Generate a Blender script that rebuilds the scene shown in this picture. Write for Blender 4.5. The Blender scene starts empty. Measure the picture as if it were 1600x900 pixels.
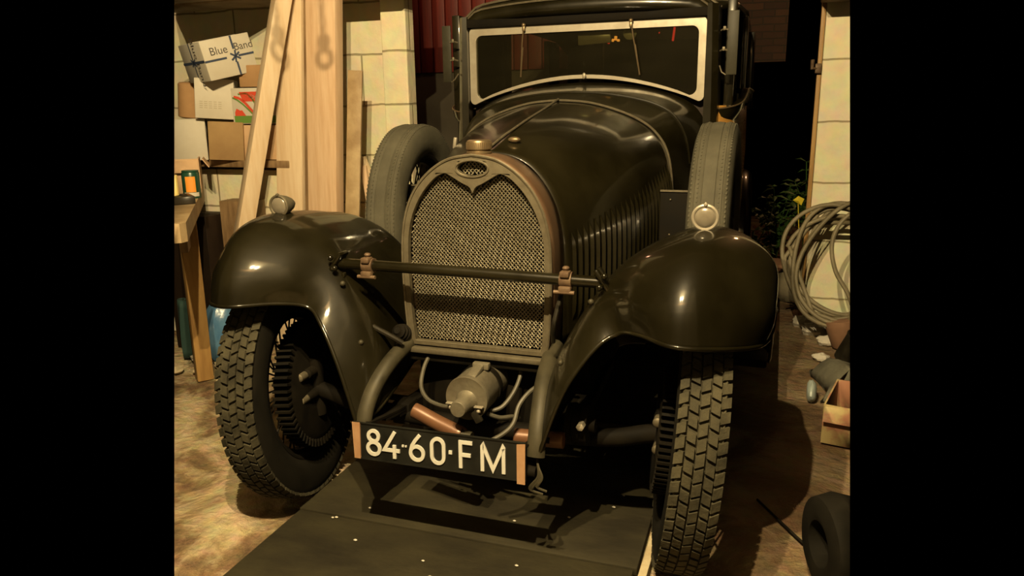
import bpy, bmesh, math, random
from mathutils import Vector, Matrix
from mathutils.geometry import tessellate_polygon
PI = math.pi
rnd = random.Random(7)
COL = bpy.context.scene.collection
V = Vector

# ------------------------------------------------------------------ materials
def mat(name, col, rough=.6, metal=0.0, col2=None, scale=8.0, bump=0.0, bscale=40.0,
        coat=0.0, spec=.5, rough2=None, stretch=(1, 1, 1), lo=.35, hi=.65, detail=6):
    m = bpy.data.materials.new(name); m.use_nodes = True
    nt = m.node_tree; b = nt.nodes['Principled BSDF']
    b.inputs['Base Color'].default_value = (*col, 1)
    b.inputs['Roughness'].default_value = rough
    b.inputs['Metallic'].default_value = metal
    b.inputs['Coat Weight'].default_value = coat
    b.inputs['Coat Roughness'].default_value = .08
    b.inputs['Specular IOR Level'].default_value = spec
    tc = nt.nodes.new('ShaderNodeTexCoord'); mp = nt.nodes.new('ShaderNodeMapping')
    mp.inputs['Scale'].default_value = stretch
    nt.links.new(tc.outputs['Object'], mp.inputs[0])
    if col2 or rough2 is not None:
        n = nt.nodes.new('ShaderNodeTexNoise'); n.inputs['Scale'].default_value = scale
        n.inputs['Detail'].default_value = detail; n.inputs['Roughness'].default_value = .6
        nt.links.new(mp.outputs[0], n.inputs['Vector'])
        r = nt.nodes.new('ShaderNodeMapRange'); r.inputs[1].default_value = lo; r.inputs[2].default_value = hi
        nt.links.new(n.outputs['Fac'], r.inputs[0])
        if col2:
            mx = nt.nodes.new('ShaderNodeMix'); mx.data_type = 'RGBA'
            mx.inputs[6].default_value = (*col, 1); mx.inputs[7].default_value = (*col2, 1)
            nt.links.new(r.outputs[0], mx.inputs[0]); nt.links.new(mx.outputs[2], b.inputs['Base Color'])
        if rough2 is not None:
            r2 = nt.nodes.new('ShaderNodeMapRange'); r2.inputs[3].default_value = rough; r2.inputs[4].default_value = rough2
            nt.links.new(r.outputs[0], r2.inputs[0]); nt.links.new(r2.outputs[0], b.inputs['Roughness'])
    if bump:
        n2 = nt.nodes.new('ShaderNodeTexNoise'); n2.inputs['Scale'].default_value = bscale; n2.inputs['Detail'].default_value = 5
        nt.links.new(mp.outputs[0], n2.inputs['Vector'])
        bp = nt.nodes.new('ShaderNodeBump'); bp.inputs['Strength'].default_value = bump; bp.inputs['Distance'].default_value = .01
        nt.links.new(n2.outputs['Fac'], bp.inputs['Height']); nt.links.new(bp.outputs[0], b.inputs['Normal'])
    return m

PAINT = mat('black_paint', (.0055, .0044, .0013), .28, 0, (.016, .013, .0048), 2.6, coat=.7, spec=.22, rough2=.5, lo=.42, hi=.78)
FPAINT = mat('fender_paint', (.0048, .0038, .0011), .40, 0, (.0120, .0098, .0034), 3.2, coat=.55, spec=.12, rough2=.6, lo=.40, hi=.75)
DARK = mat('chassis_black', (.0028, .0022, .0012), .7, 0, (.007, .0052, .0025), 12, spec=.12, rough2=.85)
IRON = mat('oily_iron', (.009, .0072, .004), .55, .3, (.022, .018, .010), 18, spec=.25, rough2=.75, bump=.15)
HORN = mat('horn_paint', (.024, .021, .012), .5, .2, (.052, .045, .026), 10, spec=.3, rough2=.65)
NICKEL = mat('dull_nickel', (.15, .13, .088), .45, .5, (.09, .074, .046), 22, rough2=.65, bump=.08)
BRIGHT = mat('window_nickel', (.33, .30, .235), .36, .35, (.24, .21, .16), 14, rough2=.5)
SHELL = mat('tarnished_shell', (.115, .065, .036), .42, .5, (.15, .095, .055), 7, rough2=.55)
WIRE = mat('grille_wire', (.34, .31, .23), .40, .7, (.22, .19, .125), 30, rough2=.6)
CORE = mat('radiator_core', (.004, .003, .002), .9, spec=.1)
BRASS = mat('brass_cap', (.22, .165, .095), .35, .7, (.16, .11, .06), 20, rough2=.5)
RUST = mat('rusty_brass', (.13, .085, .048), .55, .3, (.08, .045, .024), 40, rough2=.75, bump=.2)
RUBBER = mat('dusty_rubber', (.022, .0195, .0115), .8, 0, (.052, .046, .027), 12, spec=.2, rough2=.9, bump=.25, bscale=90)
SPARE = mat('spare_rubber', (.050, .046, .031), .75, 0, (.078, .072, .050), 7, spec=.25, rough2=.85, bump=.12, bscale=70)
SIDEW = mat('sidewall_rubber', (.0045, .004, .0025), .75, 0, (.010, .0085, .0055), 9, spec=.12, rough2=.85)
ALLOY = mat('cast_alloy', (.20, .18, .13), .42, .5, (.13, .11, .075), 16, rough2=.6, bump=.2, bscale=60)
COPPER = mat('copper_hose', (.155, .075, .038), .3, .2, (.12, .055, .028), 12, rough2=.45)
CABLE = mat('grey_cable', (.07, .063, .043), .55, 0, (.045, .04, .027), 20)
LENS = mat('milky_lens', (.17, .15, .115), .25, .1, (.13, .11, .08), 25, coat=.4)
PLATE = mat('plate_black', (.006, .0062, .005), .45, 0, (.012, .012, .009), 14, spec=.25, rough2=.6)
PLATEW = mat('plate_white', (.50, .49, .44), .5)
ORANGE = mat('orange_reflector', (.36, .215, .12), .4, 0, (.30, .165, .085), 30)
OCHRE = mat('ochre_paint', (.34, .18, .04), .25, 0, (.26, .13, .03), 6, coat=.5)
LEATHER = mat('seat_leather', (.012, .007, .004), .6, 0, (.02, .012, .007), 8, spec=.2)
PINE = mat('pine', (.62, .45, .30), .55, 0, (.52, .345, .21), 5, stretch=(9, 9, .55), bump=.08, bscale=14)
PINE2 = mat('pine_pale', (.66, .53, .37), .55, 0, (.58, .43, .27), 5, stretch=(9, 9, .55), bump=.08, bscale=14)
OLDWOOD = mat('old_wood', (.24, .155, .075), .65, 0, (.13, .075, .032), 6, stretch=(6, 6, 1), bump=.15)
BENCHW = mat('bench_wood', (.42, .31, .17), .6, 0, (.26, .17, .08), 8, bump=.15)
LEGW = mat('leg_wood', (.40, .24, .08), .55, 0, (.28, .155, .05), 6, stretch=(6, 6, .7))
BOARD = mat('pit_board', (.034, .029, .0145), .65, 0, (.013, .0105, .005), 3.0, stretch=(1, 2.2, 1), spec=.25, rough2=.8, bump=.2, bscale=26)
CARD = mat('brown_card', (.36, .21, .095), .8, 0, (.29, .165, .07), 6, bump=.06)
CARDP = mat('pink_card', (.56, .38, .23), .8, 0, (.48, .31, .17), 5)
CARDD = mat('tan_card', (.31, .20, .085), .8, 0, (.24, .145, .06), 5)
WHITEC = mat('white_card', (.52, .49, .42), .7, 0, (.46, .42, .34), 5)
CREAMC = mat('cream_card', (.48, .43, .31), .7, 0, (.42, .36, .24), 5)
INKB = mat('blue_ink', (.03, .045, .085), .7)
INKD = mat('dark_ink', (.06, .05, .045), .7)
INKR = mat('red_ink', (.52, .055, .02), .6)
INKG = mat('green_ink', (.10, .20, .03), .6)
INKGY = mat('faded_ink', (.36, .32, .24), .7)
CANG = mat('green_tin', (.014, .06, .035), .3, .1)
CANO = mat('orange_label', (.72, .27, .03), .5)
CANB = mat('black_tin', (.02, .016, .01), .4)
CANY = mat('yellow_tin', (.78, .62, .22), .45)
BLUEP = mat('blue_plastic', (.055, .14, .27), .28, 0, (.09, .20, .33), 12, bump=.5, bscale=18)
TEAL = mat('teal_cloth', (.012, .04, .035), .8)
RED = mat('red_boards', (.12, .009, .003), .6, 0, (.07, .005, .002), 6, stretch=(8, 8, .5))
LEAF = mat('green_leaf', (.05, .12, .02), .5, 0, (.03, .07, .015), 10)
YLEAF = mat('yellow_leaf', (.60, .48, .03), .5)
DLEAF = mat('dead_leaf', (.13, .06, .03), .7, 0, (.07, .03, .018), 9)
STONE = mat('rubble_stone', (.44, .38, .25), .9, 0, (.30, .23, .13), 9, bump=.5, bscale=22)
GSTONE = mat('grey_stone', (.15, .13, .085), .9, 0, (.10, .085, .05), 9, bump=.4)
TERRA = mat('terracotta', (.24, .13, .075), .8, 0, (.18, .095, .05), 9)
CLOTH = mat('grey_cloth', (.13, .125, .09), .85, 0, (.085, .08, .055), 9, bump=.3)
PALEB = mat('pale_blue_plastic', (.34, .40, .38), .45)
YCARD = mat('yellow_card', (.42, .33, .15), .65, 0, (.36, .17, .10), 9, lo=.45, hi=.55)
HOSE = mat('dusty_hose', (.20, .17, .105), .6, 0, (.125, .105, .06), 9)
IRONW = mat('hinge_iron', (.06, .05, .035), .6, .4)
PLASTER = mat('ceiling_plaster', (.10, .09, .06), .9, 0, (.06, .05, .03), 1.3)
REDGLOW = None

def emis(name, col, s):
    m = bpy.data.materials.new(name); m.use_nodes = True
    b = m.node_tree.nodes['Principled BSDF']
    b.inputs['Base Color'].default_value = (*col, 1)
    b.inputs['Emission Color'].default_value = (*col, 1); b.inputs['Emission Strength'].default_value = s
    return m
REDGLOW = emis('red_glint', (1, .05, .03), .9)  # red and amber glow of the imitated windscreen reflections
AMBGLOW = emis('amber_glint', (1, .38, .06), 1.6)

def glass_mat():
    m = bpy.data.materials.new('windscreen_glass'); m.use_nodes = True
    nt = m.node_tree; nt.nodes.clear()
    o = nt.nodes.new('ShaderNodeOutputMaterial'); t = nt.nodes.new('ShaderNodeBsdfTransparent')
    t.inputs[0].default_value = (.62, .62, .5, 1)
    g = nt.nodes.new('ShaderNodeBsdfGlossy'); g.inputs['Roughness'].default_value = .06
    f = nt.nodes.new('ShaderNodeFresnel'); f.inputs[0].default_value = 1.5
    n = nt.nodes.new('ShaderNodeTexNoise'); n.inputs['Scale'].default_value = 4
    d = nt.nodes.new('ShaderNodeBsdfDiffuse'); d.inputs[0].default_value = (.20, .17, .09, 1)
    mx = nt.nodes.new('ShaderNodeMixShader'); m2 = nt.nodes.new('ShaderNodeMixShader')
    mr = nt.nodes.new('ShaderNodeMapRange'); mr.inputs[3].default_value = .004; mr.inputs[4].default_value = .03
    nt.links.new(n.outputs['Fac'], mr.inputs[0]); nt.links.new(mr.outputs[0], m2.inputs[0])
    nt.links.new(f.outputs[0], mx.inputs[0]); nt.links.new(t.outputs[0], mx.inputs[1]); nt.links.new(g.outputs[0], mx.inputs[2])
    nt.links.new(mx.outputs[0], m2.inputs[1]); nt.links.new(d.outputs[0], m2.inputs[2]); nt.links.new(m2.outputs[0], o.inputs[0])
    return m
LOWB = mat('low_bounce_plaster', (.07, .06, .04), .9, 0, (.04, .033, .02), 2)  # toned dark to weaken the light bounced off the unseen walls
GLASS = glass_mat()

def block_mat(name, bw, bh, c1, c2, mortar, off=(0, 0), msize=.006, paint=.5):
    m = bpy.data.materials.new(name); m.use_nodes = True
    nt = m.node_tree; b = nt.nodes['Principled BSDF']; b.inputs['Roughness'].default_value = .8
    tc = nt.nodes.new('ShaderNodeTexCoord'); sp = nt.nodes.new('ShaderNodeSeparateXYZ'); cb = nt.nodes.new('ShaderNodeCombineXYZ')
    nt.links.new(tc.outputs['Object'], sp.inputs[0])
    ax = nt.nodes.new('ShaderNodeMath'); ax.operation = 'ADD'
    nt.links.new(sp.outputs['X'], ax.inputs[0]); nt.links.new(sp.outputs['Y'], ax.inputs[1])
    nz = nt.nodes.new('ShaderNodeTexNoise'); nz.inputs['Scale'].default_value = 5; nz.inputs['Detail'].default_value = 4
    nt.links.new(tc.outputs['Object'], nz.inputs['Vector'])
    wz = nt.nodes.new('ShaderNodeMath'); wz.operation = 'MULTIPLY_ADD'; wz.inputs[1].default_value = .03
    nt.links.new(nz.outputs['Fac'], wz.inputs[0]); nt.links.new(sp.outputs['Z'], wz.inputs[2])
    nt.links.new(ax.outputs[0], cb.inputs[0]); nt.links.new(wz.outputs[0], cb.inputs[1])
    mp = nt.nodes.new('ShaderNodeMapping'); mp.inputs['Location'].default_value = (off[0], off[1], 0)
    nt.links.new(cb.outputs[0], mp.inputs[0])
    br = nt.nodes.new('ShaderNodeTexBrick'); br.inputs['Scale'].default_value = 1
    br.inputs['Brick Width'].default_value = bw; br.inputs['Row Height'].default_value = bh
    br.inputs['Mortar Size'].default_value = msize; br.inputs['Mortar Smooth'].default_value = .4
    br.inputs['Color1'].default_value = (*c1, 1); br.inputs['Color2'].default_value = (*c2, 1); br.inputs['Mortar'].default_value = (*mortar, 1)
    nt.links.new(mp.outputs[0], br.inputs['Vector'])
    n = nt.nodes.new('ShaderNodeTexNoise'); n.inputs['Scale'].default_value = 14; n.inputs['Detail'].default_value = 6
    nt.links.new(tc.outputs['Object'], n.inputs['Vector'])
    mx = nt.nodes.new('ShaderNodeMix'); mx.data_type = 'RGBA'; mx.blend_type = 'MULTIPLY'; mx.inputs[0].default_value = .35
    nt.links.new(br.outputs['Color'], mx.inputs[6]); nt.links.new(n.outputs['Color'], mx.inputs[7])
    nt.links.new(mx.outputs[2], b.inputs['Base Color'])
    sb = nt.nodes.new('ShaderNodeMath'); sb.operation = 'SUBTRACT'
    nt.links.new(n.outputs['Fac'], sb.inputs[0]); nt.links.new(br.outputs['Fac'], sb.inputs[1])
    bp = nt.nodes.new('ShaderNodeBump'); bp.inputs['Strength'].default_value = .5; bp.inputs['Distance'].default_value = .012
    nt.links.new(sb.outputs[0], bp.inputs['Height']); nt.links.new(bp.outputs[0], b.inputs['Normal'])
    return m
BLOCK = block_mat('painted_block', .52, .256, (.76, .70, .49), (.72, .66, .46), (.33, .29, .18), (.1, .018))
BLOCKR = block_mat('painted_block_right', .60, .325, (.86, .80, .56), (.84, .78, .54), (.40, .34, .20), (.35, .16))
OBRICK = block_mat('outdoor_brick', .22, .07, (.07, .03, .01), (.04, .016, .006), (.03, .02, .01))

def floor_mat():
    m = bpy.data.materials.new('rough_concrete'); m.use_nodes = True
    nt = m.node_tree; b = nt.nodes['Principled BSDF']; b.inputs['Roughness'].default_value = .85
    tc = nt.nodes.new('ShaderNodeTexCoord')
    n1 = nt.nodes.new('ShaderNodeTexNoise'); n1.inputs['Scale'].default_value = 3.2; n1.inputs['Detail'].default_value = 8; n1.inputs['Roughness'].default_value = .62; n1.inputs['Distortion'].default_value = .6
    n2 = nt.nodes.new('ShaderNodeTexNoise'); n2.inputs['Scale'].default_value = 22; n2.inputs['Detail'].default_value = 8
    for n in (n1, n2): nt.links.new(tc.outputs['Object'], n.inputs['Vector'])
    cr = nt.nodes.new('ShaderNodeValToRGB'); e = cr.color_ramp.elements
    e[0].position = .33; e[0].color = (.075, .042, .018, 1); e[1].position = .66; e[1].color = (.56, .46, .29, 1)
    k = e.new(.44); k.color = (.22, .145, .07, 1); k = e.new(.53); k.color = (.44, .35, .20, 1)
    nt.links.new(n1.outputs['Fac'], cr.inputs[0])
    # trodden dirt lies on the right-hand side of the bay
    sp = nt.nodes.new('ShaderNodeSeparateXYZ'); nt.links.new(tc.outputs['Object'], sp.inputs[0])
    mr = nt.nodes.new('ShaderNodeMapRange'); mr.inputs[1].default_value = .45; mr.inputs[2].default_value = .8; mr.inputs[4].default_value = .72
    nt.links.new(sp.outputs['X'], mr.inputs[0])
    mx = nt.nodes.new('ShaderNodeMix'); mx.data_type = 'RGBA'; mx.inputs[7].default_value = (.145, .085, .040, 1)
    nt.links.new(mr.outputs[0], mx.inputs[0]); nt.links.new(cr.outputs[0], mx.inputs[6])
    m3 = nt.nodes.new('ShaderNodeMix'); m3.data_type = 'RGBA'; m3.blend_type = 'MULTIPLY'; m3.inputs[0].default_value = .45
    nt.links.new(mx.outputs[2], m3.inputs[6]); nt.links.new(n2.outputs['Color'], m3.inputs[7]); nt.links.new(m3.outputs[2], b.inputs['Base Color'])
    ad = nt.nodes.new('ShaderNodeMath'); ad.operation = 'MULTIPLY_ADD'; ad.inputs[1].default_value = 3.5
    nt.links.new(n1.outputs['Fac'], ad.inputs[0]); nt.links.new(n2.outputs['Fac'], ad.inputs[2])
    bp = nt.nodes.new('ShaderNodeBump'); bp.inputs['Strength'].default_value = .9; bp.inputs['Distance'].default_value = .02
    nt.links.new(ad.outputs[0], bp.inputs['Height']); nt.links.new(bp.outputs[0], b.inputs['Normal'])
    return m
FLOOR = floor_mat()

# ------------------------------------------------------------------ geometry helpers (all in world coordinates)
def cr(pts, n, closed=False):
    P = [V(p) for p in pts]; out = []; L = len(P)
    for i in range(L if closed else L - 1):
        if closed: a, b, c, d = P[i-1], P[i], P[(i+1) % L], P[(i+2) % L]
        else: a, b, c, d = P[max(i-1, 0)], P[i], P[i+1], P[min(i+2, L-1)]
        for k in range(n):
            t = k / n
            out.append(.5*((2*b) + (c-a)*t + (2*a-5*b+4*c-d)*t*t + (3*b-a-3*c+d)*t**3))
    if not closed: out.append(P[-1].copy())
    return out

class G:
    def __init__(s): s.v = []; s.f = []; s.m = []; s.mi = 0
    def add(s, vs, fs, M=None):
        o = len(s.v); s.v += [(M @ V(p)) if M else V(p) for p in vs]
        s.f += [tuple(i+o for i in f) for f in fs]; s.m += [s.mi]*len(fs); return s
    def box(s, c, d, R=None, b=0.0, seg=2):
        bm = bmesh.new(); bmesh.ops.create_cube(bm, size=1)
        bmesh.ops.scale(bm, vec=V(d), verts=bm.verts)
        if b: bmesh.ops.bevel(bm, geom=bm.edges[:], offset=b, segments=seg, affect='EDGES', profile=.5)
        M = Matrix.Translation(V(c)) @ (R.to_4x4() if R else Matrix())
        bm.verts.ensure_lookup_table()
        s.add([v.co.copy() for v in bm.verts], [[v.index for v in f.verts] for f in bm.faces], M); bm.free(); return s
    def tube(s, pts, r, n=10, closed=False, cap=True):
        P = [V(p) for p in pts]; L = len(P)
        rr = r if isinstance(r, (list, tuple)) else [r]*L
        T = []
        for i in range(L):
            a = P[i-1] if (i or closed) else P[i]; b = P[(i+1) % L] if (i < L-1 or closed) else P[i]
            T.append((b-a).normalized())
        N = T[0].orthogonal().normalized(); vs = []; fs = []
        for i in range(L):
            N = (N - T[i]*N.dot(T[i])).normalized(); B = T[i].cross(N)
            for k in range(n):
                a = 2*PI*k/n; vs.append(P[i] + (N*math.cos(a)+B*math.sin(a))*rr[i])
        for i in range(L if closed else L-1):
            j = (i+1) % L
            for k in range(n): fs.append((i*n+k, i*n+(k+1) % n, j*n+(k+1) % n, j*n+k))
        if cap and not closed: fs.append(tuple(range(n))[::-1]); fs.append(tuple((L-1)*n+k for k in range(n)))
        return s.add(vs, fs)
    def lathe(s, prof, n=32, M=None, cap=True):
        # profile of (axial, radius); axis is local Z
        vs = []; fs = []; L = len(prof)
        for (z, r) in prof:
            for k in range(n): a = 2*PI*k/n; vs.append((r*math.cos(a), r*math.sin(a), z))
        for i in range(L-1):
            for k in range(n): fs.append((i*n+k, i*n+(k+1) % n, (i+1)*n+(k+1) % n, (i+1)*n+k))
        if cap: fs.append(tuple(range(n))[::-1]); fs.append(tuple((L-1)*n+k for k in range(n)))
        return s.add(vs, fs, M)
    def grid(s, rows, closeu=False):
        n = len(rows[0]); vs = [p for r in rows for p in r]; fs = []
        for i in range(len(rows)-1):
            for k in range(n if closeu else n-1): fs.append((i*n+k, i*n+(k+1) % n, (i+1)*n+(k+1) % n, (i+1)*n+k))
        return s.add(vs, fs)
    def prism(s, loops, fn, d0, d1):
        # polygon with holes (2d loops), extruded from depth d0 to d1; fn(x, y, d) gives the point
        fl = [p for l in loops for p in l]
        tri = tessellate_polygon([[V((p[0], p[1], 0)) for p in l] for l in loops]); n = len(fl)
        vs = [fn(p[0], p[1], d0) for p in fl] + [fn(p[0], p[1], d1) for p in fl]
        fs = [tuple(t) for t in tri] + [tuple(i+n for i in t)[::-1] for t in tri]
        o = 0
        for l in loops:
            for k in range(len(l)): a = o+k; b = o+(k+1) % len(l); fs.append((a, b, b+n, a+n))
            o += len(l)
        return s.add(vs, fs)
    def ball(s, c, r, nu=16, nv=10, sq=(1, 1, 1), noise=0, R=None):
        vs = []; fs = []
        for i in range(nv+1):
            t = PI*i/nv
            for k in range(nu):
                a = 2*PI*k/nu
                q = 1 + noise*(math.sin(3*a+2*t+r*99)+math.sin(5*t-2*a+r*57))*.5
                p = V((math.sin(t)*math.cos(a)*sq[0], math.sin(t)*math.sin(a)*sq[1], math.cos(t)*sq[2]))*r*q
                if R: p = R @ p
                vs.append(V(c)+p)
        for i in range(nv):
            for k in range(nu): fs.append((i*nu+k, i*nu+(k+1) % nu, (i+1)*nu+(k+1) % nu, (i+1)*nu+k))
        return s.add(vs, fs)

ORG = {}
def mesh_obj(name, g, mats, parent=None, ang=40, origin=None, smooth=True):
    me = bpy.data.meshes.new(name)
    if parent is not None: o0 = ORG[parent.name]
    elif origin is not None: o0 = V(origin)
    else:
        xs = [p.x for p in g.v]; ys = [p.y for p in g.v]; zs = [p.z for p in g.v]
        o0 = V(((min(xs)+max(xs))/2, (min(ys)+max(ys))/2, min(zs)))
    me.from_pydata([tuple(p-o0) for p in g.v], [], g.f)
    bm = bmesh.new(); bm.from_mesh(me)
    mi = bm.faces.layers.int.get('x')
    bmesh.ops.remove_doubles(bm, verts=bm.verts, dist=1e-6)
    bmesh.ops.recalc_face_normals(bm, faces=bm.faces); bm.to_mesh(me); bm.free()
    if len(me.polygons) == len(g.m) and any(g.m):
        for p, k in zip(me.polygons, g.m): p.material_index = k
    for m in (mats if isinstance(mats, (list, tuple)) else [mats]): me.materials.append(m)
    if smooth:
        me.shade_smooth(); me.set_sharp_from_angle(angle=math.radians(ang))
    o = bpy.data.objects.new(name, me); COL.objects.link(o)
    if parent is not None: o.parent = parent
    else: o.location = o0
    ORG[o.name] = o0
    return o
def thing(name, loc, label, cat, group=None):
    o = bpy.data.objects.new(name, None); COL.objects.link(o); o.location = loc; o.empty_display_size = .1
    ORG[o.name] = V(loc); o['label'] = label; o['category'] = cat
    if group: o['group'] = group
    return o
def tag(o, label, cat, group=None, kind=None):
    o['label'] = label; o['category'] = cat
    if group: o['group'] = group
    if kind: o['kind'] = kind
    return o
def struct(o): o['kind'] = 'structure'; return o
CLIP = []
def RZ(a): return Matrix.Rotation(math.radians(a), 3, 'Z')
def RX(a): return Matrix.Rotation(math.radians(a), 3, 'X')
def RY(a): return Matrix.Rotation(math.radians(a), 3, 'Y')
MX = Matrix.Rotation(PI/2, 4, 'Y')            # lathe axis along +X
MYN = Matrix.Rotation(PI/2, 4, 'X')           # lathe axis along -Y

def text_geo(txt, size):
    cu = bpy.data.curves.new('t', 'FONT'); cu.body = txt; cu.size = size; cu.align_x = 'CENTER'; cu.align_y = 'CENTER'
    o = bpy.data.objects.new('t', cu); COL.objects.link(o)
    bpy.context.view_layer.update()
    me = bpy.data.meshes.new_from_object(o.evaluated_get(bpy.context.evaluated_depsgraph_get()))
    vs = [v.co.copy() for v in me.vertices]; fs = [tuple(p.vertices) for p in me.polygons]
    bpy.data.objects.remove(o); bpy.data.curves.remove(cu); bpy.data.meshes.remove(me)
    return vs, fs

# ================================================================== THE CAR
car = thing('vintage_car', (0, 1.3, 0), 'black vintage saloon car with arched wire-mesh radiator and open front wings, nose towards the viewer', 'car')
def cp(name, g, m, parent=None, ang=40, **k): return mesh_obj(name, g, m, parent or car, ang, **k)

# ---- front fenders
FR = [
 [(.800,.03,.656),(.775,-.09,.672),(.695,-.195,.690),(.60,-.235,.700),(.51,-.15,.694),(.45,-.090,.674),(.395,-.113,.635),(.325,-.145,.525),(.268,-.16,.365)],
 [(.808,.08,.669),(.800,-.045,.735),(.715,-.150,.768),(.61,-.215,.776),(.50,-.145,.765),(.435,-.075,.735),(.370,-.07,.665),(.30,-.105,.535),(.250,-.135,.375)],
 [(.810,.12,.680),(.804,.02,.775),(.725,-.085,.832),(.62,-.155,.850),(.505,-.10,.830),(.430,-.035,.785),(.350,-.03,.69),(.280,-.06,.545),(.238,-.10,.385)],
 [(.812,.18,.690),(.806,.09,.805),(.735,.000,.874),(.63,-.055,.902),(.515,-.03,.872),(.425,.015,.812),(.340,.02,.70),(.270,.00,.56),(.235,-.05,.40)],
 [(.812,.24,.680),(.806,.17,.812),(.740,.12,.886),(.635,.09,.916),(.525,.10,.882),(.430,.11,.815),(.345,.11,.70),(.285,.10,.56),(.25,.08,.42)],
 [(.810,.38,.620),(.802,.33,.765),(.738,.30,.855),(.635,.29,.892),(.530,.30,.862),(.440,.30,.795),(.365,.30,.69),(.315,.30,.56),(.29,.30,.44)],
 [(.810,.50,.530),(.796,.47,.740),(.728,.45,.818),(.635,.45,.842),(.535,.45,.828),(.450,.45,.780),(.385,.45,.69),(.335,.45,.56),(.31,.45,.44)],
 [(.808,.68,.400),(.796,.65,.520),(.728,.63,.60),(.635,.62,.63),(.530,.62,.62),(.460,.62,.59),(.40,.62,.54),(.355,.62,.48),(.33,.62,.42)],
 [(.806,.84,.330),(.796,.82,.380),(.728,.80,.41),(.635,.80,.415),(.530,.80,.41),(.475,.80,.40),(.43,.80,.39),(.40,.80,.38),(.37,.80,.37)],
]
def fender(s):
    R = [cr(r, 7) for r in FR]                       # refine across
    C = [cr([R[i][k] for i in range(len(R))], 6) for k in range(len(R[0]))]
    rows = [[C[k][i] for k in range(len(C))] for i in range(len(C[0]))]
    rows = [[V((p.x*s, p.y, p.z)) for p in r] for r in rows]
    o = cp('front_fender', G().grid(rows), FPAINT, ang=60)
    md = o.modifiers.new('thickness', 'SOLIDIFY'); md.thickness = .004; md.offset = 0
    b = G().tube(rows[0], .006, 8); b.tube([r[0] for r in rows], .006, 8); b.tube([r[-1] for r in rows], .005, 8)
    cp('rolled_edge', b, FPAINT, o, 60)
    for (x, y, z) in ((.366, -.02, .735), (.296, -.055, .575)):
        cp('rivet', G().ball((x*s, y-.012, z), .008, 10, 6), HORN, o)
    return o
for s in (1, -1): fender(s)

# ---- radiator
RO = [(.213,.535),(.220,.60),(.2245,.68),(.2265,.76),(.2245,.84),(.2165,.90),(.199,.957),(.168,1.010),(.122,1.055),(.067,1.085),(0,1.096)]
def arch(pts, n=5): return [(p.x, p.y) for p in cr([(a, b, 0) for a, b in pts], n)]
ro = arch(RO); outer = ro + [(-x, z) for x, z in ro[::-1][1:]]
RI = [(.196,.549),(.202,.60),(.2065,.68),(.2085,.76),(.2065,.84),(.1985,.894),(.181,.944),(.152,.992),(.118,1.028),(.093,1.043),(.078,1.044),(.055,1.032),(.030,1.018),(.010,1.008),(0,.990)]
ri = arch(RI, 4); inner = ri + [(-x, z) for x, z in ri[::-1][1:]]
oval = [(.044*math.cos(a), 1.059+.0195*math.sin(a)) for a in [2*PI*k/28 for k in range(28)]]
RY0 = .085
fnr = lambda x, z, d: V((x, d, z))
radi = cp('radiator_shell', (lambda g: (g.grid([[V((x, y, z)) for x, z in [(x*k, .535+(z-.535)*(1+(k-1)*.5)) for x, z in outer]] for y, k in ((RY0+.004, 1.0), (RY0+.03, 1.012), (.15, 1.02), (.205, 1.005))]), g)[1])(G()), SHELL, ang=60)
md = radi.modifiers.new('thickness', 'SOLIDIFY'); md.thickness = .004
g = G().prism([outer, inner[::-1], oval], fnr, RY0-.008, RY0+.012)
o = cp('grille_surround', g, NICKEL, radi, 30)
md = o.modifiers.new('bevel', 'BEVEL'); md.width = .0035; md.segments = 2; md.limit_method = 'ANGLE'
g = G()
g.tube([V((x*1.0, RY0-.008, z)) for x, z in outer], .0042, 6)
g.tube([V((x, RY0-.009, z)) for x, z in [(c*1.12, 1.059+(d-1.059)*1.18) for c, d in oval]], .0028, 6, closed=True)
cp('beading', g, NICKEL, radi)
g = G().prism([inner], fnr, RY0+.03, RY0+.09); g.prism([oval], fnr, RY0+.03, RY0+.05)
cp('radiator_core', g, CORE, radi, smooth=False)
# woven wire mesh, clipped to the openings
def inside(x, z, poly):
    c = False; n = len(poly)
    for i in range(n):
        x1, z1 = poly[i]; x2, z2 = poly[(i+1) % n]
        if (z1 > z) != (z2 > z) and x < (x2-x1)*(z-z1)/(z2-z1)+x1: c = not c
    return c
g = G(); sp = .0094; amp = .0016
for fam in (0, 1):
    d = V((math.cos(math.radians(43)), 0, math.sin(math.radians(52)) * (1 if fam == 0 else -1)))
    nrm = V((-d.z, 0, d.x)); c0 = V((0, RY0+.014, .82))
    for i in range(-70, 71):
        run = []; 
        st = sp*.5/ math.sin(math.radians(76)) *1.03
        for k in range(-150, 151):
            p = c0 + nrm*(i*sp*.82) + d*(k*st)
            ok = inside(p.x, p.z, inner) or inside(p.x, p.z, oval)
            if ok: run.append(V((p.x, p.y+amp*math.sin(k*PI*.5+i*PI*.5+fam*PI), p.z)))
            if (not ok or k == 150) and run:
                if len(run) > 1: g.tube(run, .00145, 4, cap=False)
                run = []
cp('wire_mesh_grille', g, WIRE, radi, 80)
g = G().lathe([(0, .034), (.004, .036), (.010, .036), (.012, .032), (.015, .032), (.017, .0355), (.036, .0355), (.041, .033), (.043, .028), (.0435, .0)][:-1], 40, Matrix.Translation((0, .135, 1.092)))
for k in range(40):
    a = 2*PI*k/40; g.box((.0355*math.cos(a), .135+.0355*math.sin(a), 1.119), (.002, .003, .018), RZ(k*9))
cp('radiator_cap', g, BRASS, radi)
g = G().lathe([(0, .040), (.012, .036), (.02, .032)], 32, Matrix.Translation((0, .135, 1.078))); cp('filler_neck', g, NICKEL, radi)
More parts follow.
